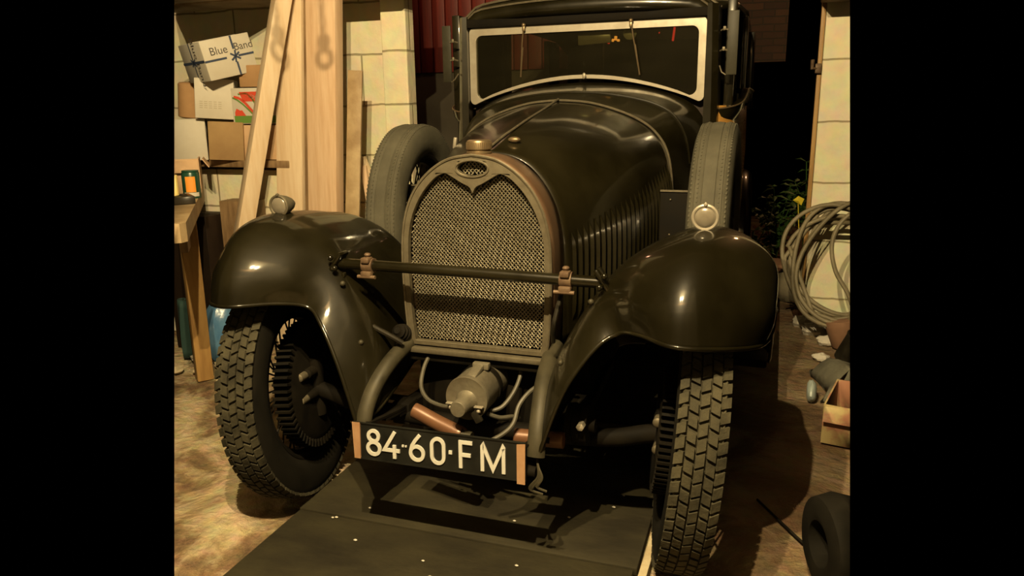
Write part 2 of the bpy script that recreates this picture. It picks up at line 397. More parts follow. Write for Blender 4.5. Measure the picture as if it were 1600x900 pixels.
# lower cross rail with its tan top edge
g = G().box((0, .075, .522), (.45, .03, .016), b=.003); cp('radiator_sill', g, NICKEL, radi)
g = G().box((0, .10, .500), (.44, .05, .030), b=.006); cp('cross_member', g, DARK)

# ---- hood, cowl: lofted half sections
S_front = [(0,1.098),(.067,1.088),(.122,1.062),(.168,1.014),(.199,.957),(.217,.90),(.226,.82),(.228,.70),(.226,.55)]
S_back = [(0,1.243),(.11,1.234),(.212,1.208),(.300,1.172),(.362,1.128),(.408,1.06),(.43,.95),(.435,.78),(.43,.55)]
def sec(S, y, n=6): return [V((p.x, y, p.y)) for p in cr([(a, b, 0) for a, b in S], n)]
def lerp(a, b, t): return [p.lerp(q, t) for p, q in zip(a, b)]
sf, sb_ = sec(S_front, .205), sec(S_back, .94)
def hood_row(t):
    r = lerp(sf, sb_, t)
    return [V((p.x*(1+.10*math.sin(PI*t)*min(1, p.x*4)), p.y, p.z+.012*math.sin(PI*t)*(1-min(1, p.x*2.2)))) for p in r]
for s in (1, -1):
    rows = [[V((p.x*s, p.y, p.z)) for p in hood_row(k/24)] for k in range(25)]
    o = cp('hood_panel', G().grid(rows), PAINT, ang=60)
    md = o.modifiers.new('thickness', 'SOLIDIFY'); md.thickness = .003
    lv = G()
    for k in range(24):
        t = .06 + .88*k/23
        r = hood_row(t)
        zt = .855 + .175*t; zb = .60 + .02*t
        def at(z):
            for a, b in zip(r[:-1], r[1:]):
                if b.z <= z <= a.z: return a.lerp(b, (a.z-z)/(a.z-b.z+1e-9))
            return r[-1]
        pts = [at(zt + (zb-zt)*j/10) for j in range(11)]
        w = .016; vs = []; fs = []
        for j, p in enumerate(pts):
            h = .011*min(1, j/1.2, (10-j)/1.2)
            vs += [V((p.x*s, p.y-w*.5, p.z)), V(((p.x+h)*s, p.y-w*.25, p.z)), V(((p.x+h*.9)*s, p.y+w*.1, p.z)), V((p.x*s, p.y+w*.5, p.z))]
        for j in range(10):
            for q in range(3): fs.append((j*4+q, j*4+q+1, j*4+q+5, j*4+q+4))
        lv.add(vs, fs)
    cp('louvers', lv, PAINT, o, 50)
    bd = G().tube([V((p.x*s, .938, p.z+.004)) for p in sb_[:40]], .0045, 6)
    cp('edge_bead', bd, NICKEL, o)
    # side catches near the top of the panel
    p = hood_row(.62)[20]
    if s < 0: cp('hood_catch', G().box(((p.x+.012)*s, p.y, p.z), (.012, .014, .040), RY(8), b=.003), BRIGHT, o)
g = G().tube([V((0, y, z+.004)) for y, z in ((.19, 1.10), (.35, 1.137), (.57, 1.180), (.76, 1.213), (.935, 1.247))], .0042, 8)
cp('hood_hinge', g, NICKEL)
g = G().ball((.045, .305, 1.128), .020, 14, 8, (1, .55, .45)); cp('hood_knob', g, BRASS)

S1 = [(0,1.276),(.12,1.270),(.24,1.252),(.34,1.224),(.41,1.180),(.455,1.10),(.475,.98),(.48,.80),(.48,.50)]
S2 = [(0,1.322),(.15,1.314),(.29,1.292),(.40,1.256),(.475,1.205),(.515,1.12),(.53,.98),(.535,.80),(.535,.50)]
a0, a1, a2 = sec(S_back, .943), sec(S1, 1.10), sec(S2, 1.30)
for s in (1, -1):
    rows = []
    for k in range(9): rows.append([V((p.x*s, p.y, p.z)) for p in lerp(a0, a1, k/8)])
    for k in range(1, 11): rows.append([V((p.x*s, p.y, p.z)) for p in lerp(a1, a2, k/10)])
    o = cp('cowl_panel', G().grid(rows), PAINT, ang=60)
    cp('cowl_bead', G().tube([V((p.x*s, 1.10, p.z+.002)) for p in a1[:36]], .0055, 8), PAINT, o)
    cp('scuttle_box', G().box((s*.485, .74, .77), (.13, .012, .335), b=.002), DARK, o)
    for (dx, dz) in ((-.03, .14), (.03, .10), (-.03, .02)): cp('rivet', G().ball((s*.485+dx, .732, .77+dz), .0035, 8, 5), NICKEL, o)
    cp('edge_strip', G().box((s*.485, .733, .94), (.13, .008, .006)), NICKEL, o)

# ---- windscreen
def rr(x0, x1, zt, zs, arc, r, n=6):
    # outline with rounded top corners, arched bottom edge: zs at sides, zs+arc at centre
    pts = []
    for k in range(n+1): a = PI/2*k/n; pts.append((x1-r+r*math.cos(a), zt-r+r*math.sin(a)))
    for k in range(n+1): a = PI/2+PI/2*k/n; pts.append((x0+r+r*math.cos(a), zt-r+r*math.sin(a)))
    for k in range(n+1): a = PI+PI/2*k/n; pts.append((x0+r+r*math.cos(a), zs+r+r*math.sin(a)))
    for k in range(1, 20):
        t = k/20; x = x0+r+(x1-x0-2*r)*t; pts.append((x, zs+arc*math.sin(PI*t)**.85))
    for k in range(n+1): a = -PI/2+PI/2*k/n; pts.append((x1-r+r*math.cos(a), zs+r+r*math.sin(a)))
    return pts
of = rr(-.498, .498, 1.556, 1.238, .098, .022); inf = rr(-.468, .468, 1.524, 1.262, .090, .028)
o = cp('windscreen_frame', G().prism([of, inf[::-1]], fnr, 1.278, 1.302), BRIGHT, ang=30)
md = o.modifiers.new('bevel', 'BEVEL'); md.width = .004; md.segments = 2; md.limit_method = 'ANGLE'
ws = o
cp('windscreen_pane', G().prism([inf], fnr, 1.288, 1.292), GLASS, o, smooth=False)
for (p, q) in (((-.245, 1.262, 1.556), (-.262, 1.268, 1.352)), ((.204, 1.262, 1.552), (.243, 1.268, 1.345))):
    g = G().tube([V(p), V(p).lerp(V(q), .35)+V((0, -.006, 0)), V(q)], .0028, 6)
    g.box(V(p).lerp(V(q), .72)+V((0, .004, 0)), (.005, .006, .12), RY(-math.degrees(math.atan2(q[0]-p[0], p[2]-q[2]))))
    g.ball(V(p), .009, 10, 6); g.box(V(p)+V((0, 0, -.014)), (.012, .012, .02), b=.003)
    cp('wiper', g, BRASS, o)
cp('ornament', G().ball((.015, 1.262, 1.346), .008, 10, 6, (1, .6, 1.6)), BRIGHT, o)
# body shell: pillars, header, roof, doors, hollow inside
def mir(name, fn, m, **k):
    for s in (1, -1): cp(name, fn(s), m, **k)
def pillar(s):
    g = G(); prof = [(.499, 1.305), (.499, 1.255), (.530, 1.250), (.552, 1.275), (.560, 1.33), (.52, 1.34)]
    rows = []
    for z, k in ((.50, 1.0), (1.0, 1.0), (1.25, .995), (1.45, .985), (1.60, .975)):
        rows.append([V((x*(k if x > .5 else 1)*s, y, z)) for x, y in prof])
    g.grid(rows, True); g.add([p for p in rows[-1]], [tuple(range(6))]); return g
mir('windscreen_pillar', pillar, PAINT, ang=30)
# roof: lofted crowned slab with a rounded visor edge
rows = []
for y, w, z, dz in ((1.255, .515, 1.567, .020), (1.240, .525, 1.585, .028), (1.250, .535, 1.612, .034), (1.29, .545, 1.632, .040), (1.40, .585, 1.652, .05), (1.55, .605, 1.668, .06), (2.1, .61, 1.70, .07), (2.9, .59, 1.68, .07), (3.1, .56, 1.60, .05)):
    rows.append([V((w*u, y + (.035*abs(u)**3 if y < 1.5 else 0), z + dz*(1-abs(u)**2.4) - .045*max(0, abs(u)-.86)/.14)) for u in [k/16-1 for k in range(33)]])
roof = cp('roof', G().grid(rows), PAINT, ang=60)
md = roof.modifiers.new('thickness', 'SOLIDIFY'); md.thickness = .02; md.offset = -1
g = G()
g.tube([p+V((0, -.004, .002)) for p in rows[2]], .0045, 6); g.tube([p+V((0, -.004, .004)) for p in rows[3]], .005, 6)
cp('drip_moulding', g, NICKEL, roof)
cp('windscreen_header', G().box((0, 1.285, 1.572), (1.03, .05, .034), b=.006), DARK)
def sidewall(s):
    g = G(); rows = []
    prof = [(.545, 1.300), (.578, 1.33), (.605, 1.39), (.615, 1.50), (.617, 1.75), (.610, 2.4), (.58, 2.95), (.53, 3.10)]
    pr = cr([(a, b, 0) for a, b in prof], 4)
    for z, k in ((.42, .97), (.7, 1.0), (1.0, 1.01), (1.22, 1.0)): rows.append([V((p.x*k*s, p.y, z)) for p in pr])
    g.grid(rows); return g
for s in (1, -1):
    o = cp('body_side', sidewall(s), OCHRE if s > 0 else PAINT, ang=60); md = o.modifiers.new('thickness', 'SOLIDIFY'); md.thickness = .03
    pr = cr([(a*s, b, 0) for a, b in ((.520, 1.31), (.570, 1.335), (.612, 1.40), (.625, 1.52), (.628, 1.75), (.620, 2.4), (.59, 2.95))], 5)
    zz = [1.205+.085*min(1, max(0, (p.y-1.31)/.35)) for p in pr]
    cp('belt_rail', G().grid([[V((p.x, p.y, z-.06)) for p, z in zip(pr, zz)], [V((p.x+.018*s, p.y-.006, z-.03)) for p, z in zip(pr, zz)], [V((p.x+.022*s, p.y-.01, z)) for p, z in zip(pr, zz)], [V((p.x-.004*s, p.y, z+.006)) for p, z in zip(pr, zz)]]), PAINT, o)
    cp('belt_moulding', G().tube([V((p.x+.023*s, p.y-.01, z+.002)) for p, z in zip(pr, zz)], .0035, 6), BRASS, o)
    for (y0, y1) in ((1.335, 1.40), (1.95, 2.06), (2.75, 2.98)):
        cp('door_pillar', G().box((s*(.585 if y0 < 1.4 else .60), (y0+y1)/2, 1.41), (.035, y1-y0, .42), b=.004), PAINT)
    cp('side_window', G().box((s*.605, 1.70, 1.43), (.005, .5, .32)), GLASS)
    # glass wind deflector beside the windscreen, with its two brackets
    d = cp('wind_deflector', G().box((s*.597, 1.262, 1.452), (.040, .008, .235), b=.002), mat('deflector_%d' % (s > 0), (.02, .018, .011), .5, 0, (.035, .032, .02), 10, spec=.2))
    for z in (1.50, 1.425):
        bg = G().tube([(s*.552, 1.275, z), (s*.566, 1.256, z+.004), (s*.580, 1.258, z)], .004, 6); bg.box((s*.566, 1.256, z+.006), (.012, .01, .016), b=.003)
        cp('bracket', bg, NICKEL, d)
    cp('bracket', G().tube([(s*.552, 1.275, 1.37), (s*.562, 1.256, 1.345), (s*.577, 1.258, 1.335)], .003, 6), NICKEL, d)
cp('rear_panel', G().box((0, 3.08, .85), (1.16, .04, .85), b=.01), PAINT)
for s in (1, -1): cp('rear_quarter', G().box((s*.43, 3.06, 1.42), (.24, .04, .40), b=.01), PAINT)
cp('cabin_floor', G().box((0, 2.15, .44), (1.2, 1.8, .04)), DARK)
cp('firewall', G().box((0, 1.04, .78), (.86, .02, .62)), DARK)
for x in (-.3, .3):
    g = G().box((x, 1.98, .62), (.50, .50, .16), b=.04, seg=3); g.box((x, 2.25, .92), (.50, .14, .60), RX(-10), b=.05, seg=3)
    cp('seat', g, LEATHER)
cir = [V((-.28+.20*math.cos(a), 1.52+.07*math.sin(a), 1.13+.19*math.sin(a))) for a in [2*PI*k/32 for k in range(32)]]
st = cp('steering_wheel', G().tube(cir, .011, 8, closed=True), DARK)
g = G().tube([(-.28, 1.52, 1.13), (-.28, 1.25, .85)], .018, 8)
for k in range(4): g.tube([(-.28, 1.52, 1.13), cir[k*8+4]], .006, 6)
cp('steering_column', g, NICKEL, st)
g = G().box((.042, 1.325, 1.497), (.140, .012, .048), RY(-3), b=.005); mm = cp('rear_view_mirror', g, LENS)  # milky face colour stands in for what the mirror reflects
cp('mirror_stem', G().tube([(.042, 1.33, 1.51), (.042, 1.33, 1.565)], .005, 6), DARK, mm)
g = G().lathe([(0, .028), (.006, .028), (.010, .020)], 20, Matrix.Translation((.190, 1.325, 1.512)) @ MYN); cp('roof_lamp', g, BRIGHT)
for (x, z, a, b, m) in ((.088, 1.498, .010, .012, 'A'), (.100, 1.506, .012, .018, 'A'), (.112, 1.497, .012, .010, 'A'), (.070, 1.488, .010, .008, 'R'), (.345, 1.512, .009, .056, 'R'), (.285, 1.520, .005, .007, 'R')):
    cp('screen_glint', G().box((x, 1.47, z), (a, .006, b), RY(6), b=.002), AMBGLOW if m == 'A' else REDGLOW)  # glowing chips added in place of reflections on the windscreen
cp('dashboard', G().box((0, 1.345, 1.17), (1.0, .03, .16), b=.01), LEATHER)
# running boards
mir('running_board', lambda s: G().box((s*.69, 1.65, .33), (.22, 1.7, .03), b=.008), DARK)
mir('rear_fender', lambda s: G().grid([[V((s*(.56+.08*math.cos(t)), 2.95-.42*math.cos(a), .36+(.44+.05*math.sin(t))*math.sin(a))) for t in [PI*j/10 for j in range(11)]] for a in [PI*k/20 for k in range(21)]]), PAINT)

# ---- wheels
def place(g, M): g.v = [M @ p for p in g.v]; return g
def tyre_geo(R, w, rim, tread):
    h = w/2
    prof = [(-h*.62, rim), (-h*.80, rim+.012), (-h*.96, rim+.035), (-h, rim+.062), (-h*.95, R-.032), (-h*.84, R-.014), (-h*.78, R-.008)]
    if tread: prof += [(-h*.60, R-.011), (0, R-.009)]
    else:
        for x in (-.62, -.30): prof += [(h*(x-.03), R-.003), (h*x, R-.0045), (h*(x+.03), R-.002)]
        prof += [(0, R)]
    full = prof + [(-a, b) for a, b in prof[::-1][1:]]
    g = G().lathe(full, 96, MX, cap=False)
    if tread:
        N = 66
        for j, x in enumerate((-.78, -.40, 0.0, .40, .78)):
            for k in range(N):
                a = 2*PI*(k+(.5 if j % 2 else 0))/N; bw = h*(.172 if j in (1, 2, 3) else .185)
                L = 2*PI*R/N*(.76 if j != 2 else .84)
                M = Matrix.Rotation(a, 4, 'X') @ Matrix.Translation((h*x, 0, R-.004-(.004 if j in (0, 4) else 0))) @ Matrix.Rotation((-.35 if x < 0 else .35 if x > 0 else 0)*(1 if j in (0, 4) else 0), 4, 'Y')
                c = [(-bw, -L/2, -.006), (bw, -L/2, -.006), (bw, L/2, -.006), (-bw, L/2, -.006), (-bw*.95, -L*.46, .0035), (bw*.95, -L*.46, .0035), (bw*.95, L*.46, .0035), (-bw*.95, L*.46, .0035)]
                e = L*.30
                # step the inner half of each block so that the rows interlock
                c = [(p[0], p[1] + (e if (p[0] > 0) == (j % 2 == 0) else 0), p[2]) for p in c]
                g.add(c, [(0, 1, 5, 4), (1, 2, 6, 5), (2, 3, 7, 6), (3, 0, 4, 7), (4, 5, 6, 7)], M)
    else:
        for x in (-.78, .78, -.48, .48):
            for k in range(150):
                a = 2*PI*k/150; M = Matrix.Rotation(a, 4, 'X') @ Matrix.Translation((h*x, 0, R-(.0085 if abs(x) > .7 else .003)))
                b = .0022; g.add([(-b, -b*1.6, 0), (b, -b*1.6, 0), (b, b*1.6, 0), (-b, b*1.6, 0), (-b, -b*1.6, .0025), (b, -b*1.6, .0025), (b, b*1.6, .0025), (-b, b*1.6, .0025)],
                     [(0, 1, 5, 4), (1, 2, 6, 5), (2, 3, 7, 6), (3, 0, 4, 7), (4, 5, 6, 7)], M)
    return g
def wheel(name, c, R, w, steer, tread, s, lean=0):
    M = Matrix.Translation(c) @ Matrix.Rotation(math.radians(steer), 4, 'Z') @ Matrix.Rotation(math.radians(lean), 4, 'Y')
    rim = .238; h = w/2
    tg = tyre_geo(R, w, rim, tread)
    for i, f in enumerate(tg.f):
        ps = [tg.v[k] for k in f]; q = sum(ps, V((0, 0, 0)))/len(ps)
        if tread and math.hypot(q.y, q.z) < R-.020 and len(tg.m) > i: tg.m[i] = 1
    o = cp(name, place(tg, M), [RUBBER if tread else SPARE, SIDEW], ang=35)
    pr = [(-h*.70, rim+.010), (-h*.74, rim+.004), (-h*.66, rim-.006), (-h*.40, rim-.012), (-h*.3, rim-.026), (h*.3, rim-.026), (h*.40, rim-.012), (h*.66, rim-.006), (h*.74, rim+.004), (h*.70, rim+.010)]
    cp('rim', place(G().lathe(pr, 72, MX, cap=False), M), DARK if tread else IRON, o)
    g = G()
    for k in range(36):
        a = 2*PI*k/36; b = a + (.28 if k % 2 else -.28); z = (-1 if k % 3 == 0 else 1)*.035
        g.tube([V((z*s, .038*math.cos(b), .038*math.sin(b))), V((0, (rim-.02)*math.cos(a), (rim-.02)*math.sin(a)))], .003, 5)
    cp('spokes', place(g, M), IRON, o)
    cp('hub', place(G().lathe([(-.06, .028), (-.055, .042), (.03, .042), (.05, .036), (.062, .030), (.066, .018)], 24, Matrix.Scale(s, 4, V((1, 0, 0))) @ MX), M), DARK if tread else IRON, o)
    if tread:
        g = G().lathe([(-.085, .06), (-.085, .165 if s < 0 else .14), (-.075, .185 if s < 0 else .155), (-.03, .185 if s < 0 else .155), (-.03, .06)], 48, Matrix.Scale(s, 4, V((1, 0, 0))) @ MX)
        fr_ = .192 if s < 0 else .160
        for k in range(60):
            a = 2*PI*k/60; g.box((-.058*s, fr_*math.cos(a), fr_*math.sin(a)), (.05, .007, .024), RX(math.degrees(a)-90))
        cp('brake_drum', place(g, M), DARK, o)
    return o
for s in (1, -1):
    wheel('front_wheel', V((.612 if s > 0 else -.640, .075, .362)), .362, .120, 9, True, s, lean=s*5)
    wheel('spare_wheel', V((s*.592, .905, .800)), .365, .140, 0 if s > 0 else 4, False, s)
    wheel('rear_wheel', V((s*.56, 2.95, .362)), .362, .136, 0, True, s)
# ---- axle, springs, frame horns, dampers
g = G().tube(cr([(-.56, .07, .36), (-.50, .07, .345), (-.36, .07, .315), (0, .07, .30), (.36, .07, .315), (.50, .07, .345), (.56, .07, .36)], 5), .026, 12)
ax = cp('front_axle', g, DARK)
for s in (1, -1):
    g = G().tube([(s*.553, .07, .27), (s*.553, .07, .46)], .024, 12); g.tube([(s*.553, .07, .345), (s*.60, .08, .36)], .028, 12)
    g.lathe([(0, .016), (.035, .016), (.04, .010)], 16, Matrix.Translation((s*.545, .045, .425)) @ MYN); g.lathe([(0, .016), (.045, .014), (.05, .008)], 16, Matrix.Translation((s*.545, .045, .35)) @ MYN)
    cp('king_pin', g, DARK, ax)
    cp('king_pin_cap', G().lathe([(0, .013), (.030, .013), (.034, .008)], 16, Matrix.Translation((s*.545, .0, .425)) @ MYN), NICKEL, ax); cp('king_pin_cap', G().lathe([(0, .013), (.030, .013), (.034, .008)], 16, Matrix.Translation((s*.545, -.002, .35)) @ MYN), NICKEL, ax)
    g = G()
    for i in range(5):
        L = 1.0 - .17*i
        pts = [V((s*.245, .34+L*.50*u, .325 - i*.009 + .05*u*u*L*L)) for u in [k/6-1 for k in range(13)]]
        rows = [[p+V((dx*s, 0, dz)) for dx, dz in ((-.022, -.0035), (.022, -.0035), (.022, .0035), (-.022, .0035))] for p in pts]
        g.grid(rows, True); g.add(rows[0], [(0, 1, 2, 3)]); g.add(rows[-1], [(0, 1, 2, 3)])
    g.box((s*.245, .08, .315), (.06, .06, .07), b=.006)
    cp('leaf_spring', g, DARK, ax)
    # dumb iron
    P = cr([(.222, .14, .548), (.226, .07, .532), (.236, -.02, .502), (.247, -.09, .455), (.253, -.135, .400), (.254, -.155, .345)], 6)
    rows = []
    for i, p in enumerate(P):
        t = (P[min(i+1, len(P)-1)]-P[max(i-1, 0)]).normalized(); n = V((1, 0, 0)).cross(t).normalized(); wd = .040; hh = .040*(1-.3*i/len(P))
        ring = []
        for k in range(12):
            a = 2*PI*k/12; q = p + V((1, 0, 0))*math.cos(a)*wd*.62 + n*math.sin(a)*hh*.62; ring.append(V((q.x*s, q.y, q.z)))
        rows.append(ring)
    g = G().grid(rows, True); g.add(rows[-1], [tuple(range(12))])
    cp('frame_horn', g, HORN)
    cp('chassis_rail', G().box((s*.30, 1.6, .47), (.05, 2.95, .10), b=.006), DARK)
    # friction damper
    g = G().lathe([(-.03, .050), (-.03, .056), (-.012, .058), (-.010, .050), (.010, .050), (.012, .058), (.03, .056), (.03, .02), (.046, .02)], 28, Matrix.Translation((s*.325, .02, .372)) @ Matrix.Scale(s, 4, V((1, 0, 0))) @ MX)
    g.box((s*.33, .20, .40), (.02, .40, .035), RX(6), b=.004)
    d = cp('shock_absorber', g, DARK)
    cp('bolt', G().lathe([(0, .011), (.022, .011), (.024, .008)], 6, Matrix.Translation((s*.345, -.032, .395)) @ MYN), BRIGHT, d)
g = G().tube([(-.255, -.15, .30), (.255, -.15, .30)], .016, 12); cp('spreader_tube', g, DARK)
# tie rod
cp('tie_rod', G().tube([(-.53, .20, .30), (.53, .20, .30)], .011, 10), DARK)
# starting handle bracket end and the small ribbed cone left of the radiator
cp('fender_stay', G().lathe([(0, .026), (.010, .028), (.013, .024), (.022, .025), (.025, .020), (.034, .021), (.037, .015), (.045, .010)], 24, Matrix.Translation((-.232, .07, .567)) @ MYN @ Matrix.Rotation(-.5, 4, 'X')), DARK)
cp('fender_strap', G().tube(cr([(-.335, .08, .69), (-.345, .02, .66), (-.33, -.01, .625), (-.285, .0, .60), (-.24, .01, .575), (-.21, .02, .555)], 6), .008, 8), IRON)
cp('fender_strap', G().tube(cr([(.255, .08, .73), (.262, .04, .715), (.258, .0, .66), (.25, .02, .60)], 6), .006, 8), IRON)
# ---- apron behind the dynamo, wires
cp('engine_apron', G().grid([[V((x, .17-.05*math.cos(x*6), z)) for x in [k*.045-.225 for k in range(11)]] for z in (.50, .40, .28, .20)]), DARK)
dy = cp('dynamo', G().lathe([(.0, .055), (-.002, .062), (.006, .064), (.012, .0625), (.10, .0625), (.105, .060), (.108, .052), (.112, .052), (.113, .058), (.20, .058)][::-1], 40, Matrix.Translation((.022, -.055, .438)) @ Matrix.Rotation(-PI/2, 4, 'X')), ALLOY)
cp('end_cap', G().lathe([(0, .034), (.008, .028), (.03, .0235), (.062, .0235), (.066, .021)], 32, Matrix.Translation((.022, -.053, .430)) @ MYN), ALLOY, dy)
cp('motor_band', G().lathe([(0, .066), (.022, .066)], 40, Matrix.Translation((.022, .060, .438)) @ MYN), DARK, dy)
g = G().box((.030, -.005, .500), (.030, .07, .016), RX(12), b=.005); g.box((.034, .03, .507), (.05, .02, .02), b=.004); cp('terminal_cover', g, ALLOY, dy)
for (x, z) in ((-.022, .416), (.062, .414)):
    g = G().box((x, -.066, z+.008), (.026, .014, .004), b=.0015); g.ball((x, -.068, z-.004), .006, 10, 6); cp('terminal', g, BRIGHT, dy)
cp('terminal_block', G().box((.056, -.066, .393), (.022, .012, .034), RY(-30), b=.002), IRON, dy)
W = [[(-.155, .09, .505), (-.158, .05, .475), (-.145, 0, .435), (-.11, -.03, .410), (-.06, -.04, .400), (-.02, -.05, .408)],
     [(.118, .12, .50), (.128, .10, .47), (.122, .06, .43), (.10, .02, .395), (.07, 0, .385)],
     [(.235, .03, .485), (.20, -.02, .47), (.178, -.06, .44), (.172, -.09, .40), (.15, -.11, .375), (.11, -.13, .352)],
     [(.07, -.02, .385), (.11, -.03, .383), (.15, -.04, .395), (.175, -.06, .405)]]
for w in W: cp('wiring', G().tube(cr(w, 6), .0062, 8), CABLE)
for i in range(5):
    a = rnd.uniform(-.01, .01); w = [(.245, -.12, .345+a), (.262, -.16, .325), (.275+a, -.175, .30), (.262+a*2, -.18, .275+a), (.25+.02*i*.5, -.175, .262+a)]
    cp('wiring', G().tube(cr(w, 5), .0032, 6), HORN)
g = G().tube([(-.17, .01, .31), (-.06, .0, .31)], .01); 
pt = cp('pipe', G().tube(cr([(-.142, -.055, .382), (-.125, -.056, .377), (-.07, -.06, .357), (0, -.068, .337), (.01, -.07, .334)], 5), [.0195]*21, 16, cap=False), COPPER)
md = pt.modifiers.new('thickness', 'SOLIDIFY'); md.thickness = .003; md.offset = 1
cp('pipe_joint', G().tube([(.01, -.07, .334), (.04, -.072, .330)], .017, 16), HORN, pt)
cp('pipe', G().tube([(.165, -.06, .348), (.215, -.055, .348), (.30, -.05, .350)], .022, 16), COPPER)
# ---- headlamp bar with its clamps and end brackets
bar = cp('headlamp_bar', G().tube([(-.388, -.002, .788), (0, -.002, .785), (.388, -.002, .780)], .0155, 20), PAINT)
for s in (1, -1):
    z = .787 if s < 0 else .782
    g = G().tube([(s*.277, -.002, z), (s*.309, -.002, z)], .0215, 20)
    g.box((s*.293, -.018, z-.024), (.034, .018, .020), b=.004); g.box((s*.293, -.014, z+.018), (.026, .030, .016), b=.004)
    g.tube([(s*.264, -.022, z-.030), (s*.320, -.022, z-.030)], .0055, 10)
    c = cp('lamp_clamp', g, RUST, bar)
    g = G().tube([(s*.293, -.008, z+.018), (s*.293, -.008, z+.030)], .007, 12); g.ball((s*.293, -.008, z+.032), .010, 12, 8, (1, 1, .6)); cp('clamp_bolt', g, RUST, c)
    g = G().box((s*.392, -.004, z+.008), (.014, .05, .065), RY(s*-35), b=.006); g.ball((s*.400, -.034, z+.022), .009, 10, 6); g.ball((s*.388, -.034, z-.008), .009, 10, 6)
    g.box((s*.380, .0, z-.034), (.012, .02, .016), b=.003)
    cp('end_bracket', g, PAINT, bar)
# ---- side lamps on the wings
for s in (1, -1):
    c = V((s*.632, .062, .948 if s > 0 else .940))
    g = G().lathe([(.0, .030), (-.010, .0315), (-.030, .028), (-.052, .020), (-.068, .010), (-.072, .002)][::-1], 32, Matrix.Translation(c) @ MYN)
    g.tube([c+V((0, .02, -.030)), c+V((0, .02, -.048))], .010, 12); g.lathe([(0, .026), (.006, .022), (.010, .010)], 24, Matrix.Translation(c+V((0, .02, -.052))))
    l = cp('side_lamp', g, NICKEL)
    ring = [c+V((.030*math.cos(a), -.002, .030*math.sin(a))) for a in [2*PI*k/36 for k in range(36)]]
    g = G().tube(ring, .0045, 8, closed=True); g.box(c+V((0, -.005, .0335)), (.008, .008, .008), RY(45), b=.001); cp('lamp_rim', g, BRIGHT if s > 0 else NICKEL, l)
    g = G().lathe([(0, .0285), (.004, .025), (.008, .018), (.0095, .004)], 32, Matrix.Translation(c) @ MYN); cp('lens', g, LENS, l)
# ---- number plate
PX = V((.501, 0, .008)); 
pc = V((-.0165, -.178, .3335)); ux = V((1, 0, .016)).normalized(); nrm = V((0, -1, .06)).normalized(); uz = nrm.cross(ux)*-1
if uz.z < 0: uz = -uz
def pl(x, z, d): return pc + ux*x + uz*z + nrm*d
def prect(x0, x1, z0, z1): return [(x0, z0), (x1, z0), (x1, z1), (x0, z1)]
plate = cp('number_plate', G().prism([prect(-.252, .252, -.053, .053)], pl, -.002, .002), PLATE, ang=20)
g = G()
for (a, b, c, d) in ((-.252, .252, .050, .053), (-.252, .252, -.053, -.050)): g.prism([prect(a, b, c, d)], pl, .002, .0045)
cp('plate_edge', g, PLATE, plate, 20)
cp('reflector_strip', G().prism([[(-.254, .052), (-.229, .053), (-.231, -.052), (-.250, -.052)]], pl, .002, .0055), ORANGE, plate, 20)
cp('reflector_strip', G().prism([[(.229, .046), (.252, .050), (.251, -.060), (.229, -.060)]], pl, .002, .0055), ORANGE, plate, 20)
def ribbon(g, pts, w, closed=False):
    P = [V((a, b, 0)) for a, b in pts]; L = len(P); A = []; B = []
    for i in range(L):
        a = P[i-1] if (i or closed) else None; c = P[(i+1) % L] if (i < L-1 or closed) else None
        d1 = (P[i]-a).normalized() if a is not None else None; d2 = (c-P[i]).normalized() if c is not None else None
        if d1 is None: d1 = d2
        if d2 is None: d2 = d1
        n1 = V((-d1.y, d1.x, 0)); n2 = V((-d2.y, d2.x, 0)); n = (n1+n2).normalized(); k = min(2.2, 1/max(.3, n.dot(n1)))
        A.append(P[i]+n*w/2*k); B.append(P[i]-n*w/2*k)
    vs = []; fs = []; h_ = .0060 + (.0004 if len(g.v) else 0)
    for p, q in zip(A, B): vs += [pl(p.x, p.y, .002), pl(p.x, p.y, h_), pl(q.x, q.y, h_), pl(q.x, q.y, .002)]
    for i in range(L if closed else L-1):
        j = (i+1) % L
        for k in range(3): fs.append((i*4+k, i*4+k+1, j*4+k+1, j*4+k))
    if not closed: fs += [(0, 1, 2, 3), tuple((L-1)*4+k for k in range(4))]
    g.add(vs, fs)
def ell(cx, cz, rx, rz, a0=0, a1=360, n=24): return [(cx+rx*math.cos(math.radians(a0+(a1-a0)*k/n)), cz+rz*math.sin(math.radians(a0+(a1-a0)*k/n))) for k in range(n+1)]
H = .0375; w = .0098
def ch(fn):
    g = G(); fn(g); cp('character', g, PLATEW, plate, 20)
def c8(g): ribbon(g, ell(-.188, .0185, .0155, .0150)[:-1], w, True); ribbon(g, ell(-.188, -.0165, .0185, .0175)[:-1], w, True)
def c4(g): ribbon(g, [(-.108, -.016), (-.155, -.016), (-.122, .0375)], w); ribbon(g, [(-.124, -.000), (-.124, -.0385)], w)
def c6(g): ribbon(g, ell(-.056, -.0145, .0190, .0190)[:-1], w, True); ribbon(g, [(-.0745, -.010), (-.070, .006), (-.060, .022), (-.047, .0375)], w)
def c0(g): ribbon(g, ell(.006, .0150, .0175, .0190, 0, 180, 14) + ell(.006, -.0150, .0175, .0190, 180, 360, 14), w, True)
def cF(g): ribbon(g, [(.072, -.0385), (.072, .0335), (.106, .0335)], w); ribbon(g, [(.072, -.001), (.101, -.001)], w)
def cM(g): ribbon(g, [(.134, -.0385), (.134, .0300), (.136, .0330), (.1635, -.031), (.191, .0330), (.193, .0300), (.193, -.0385)], w)
def cd(x, r=.0048):
    def f(g): ribbon(g, [(x-r, .001), (x+r, .001)], 2*r)
    return f
for f in (c8, c4, cd(-.098, .0028), cd(-.089, .0022), c6, c0, cd(.043), cF, cM): ch(f)

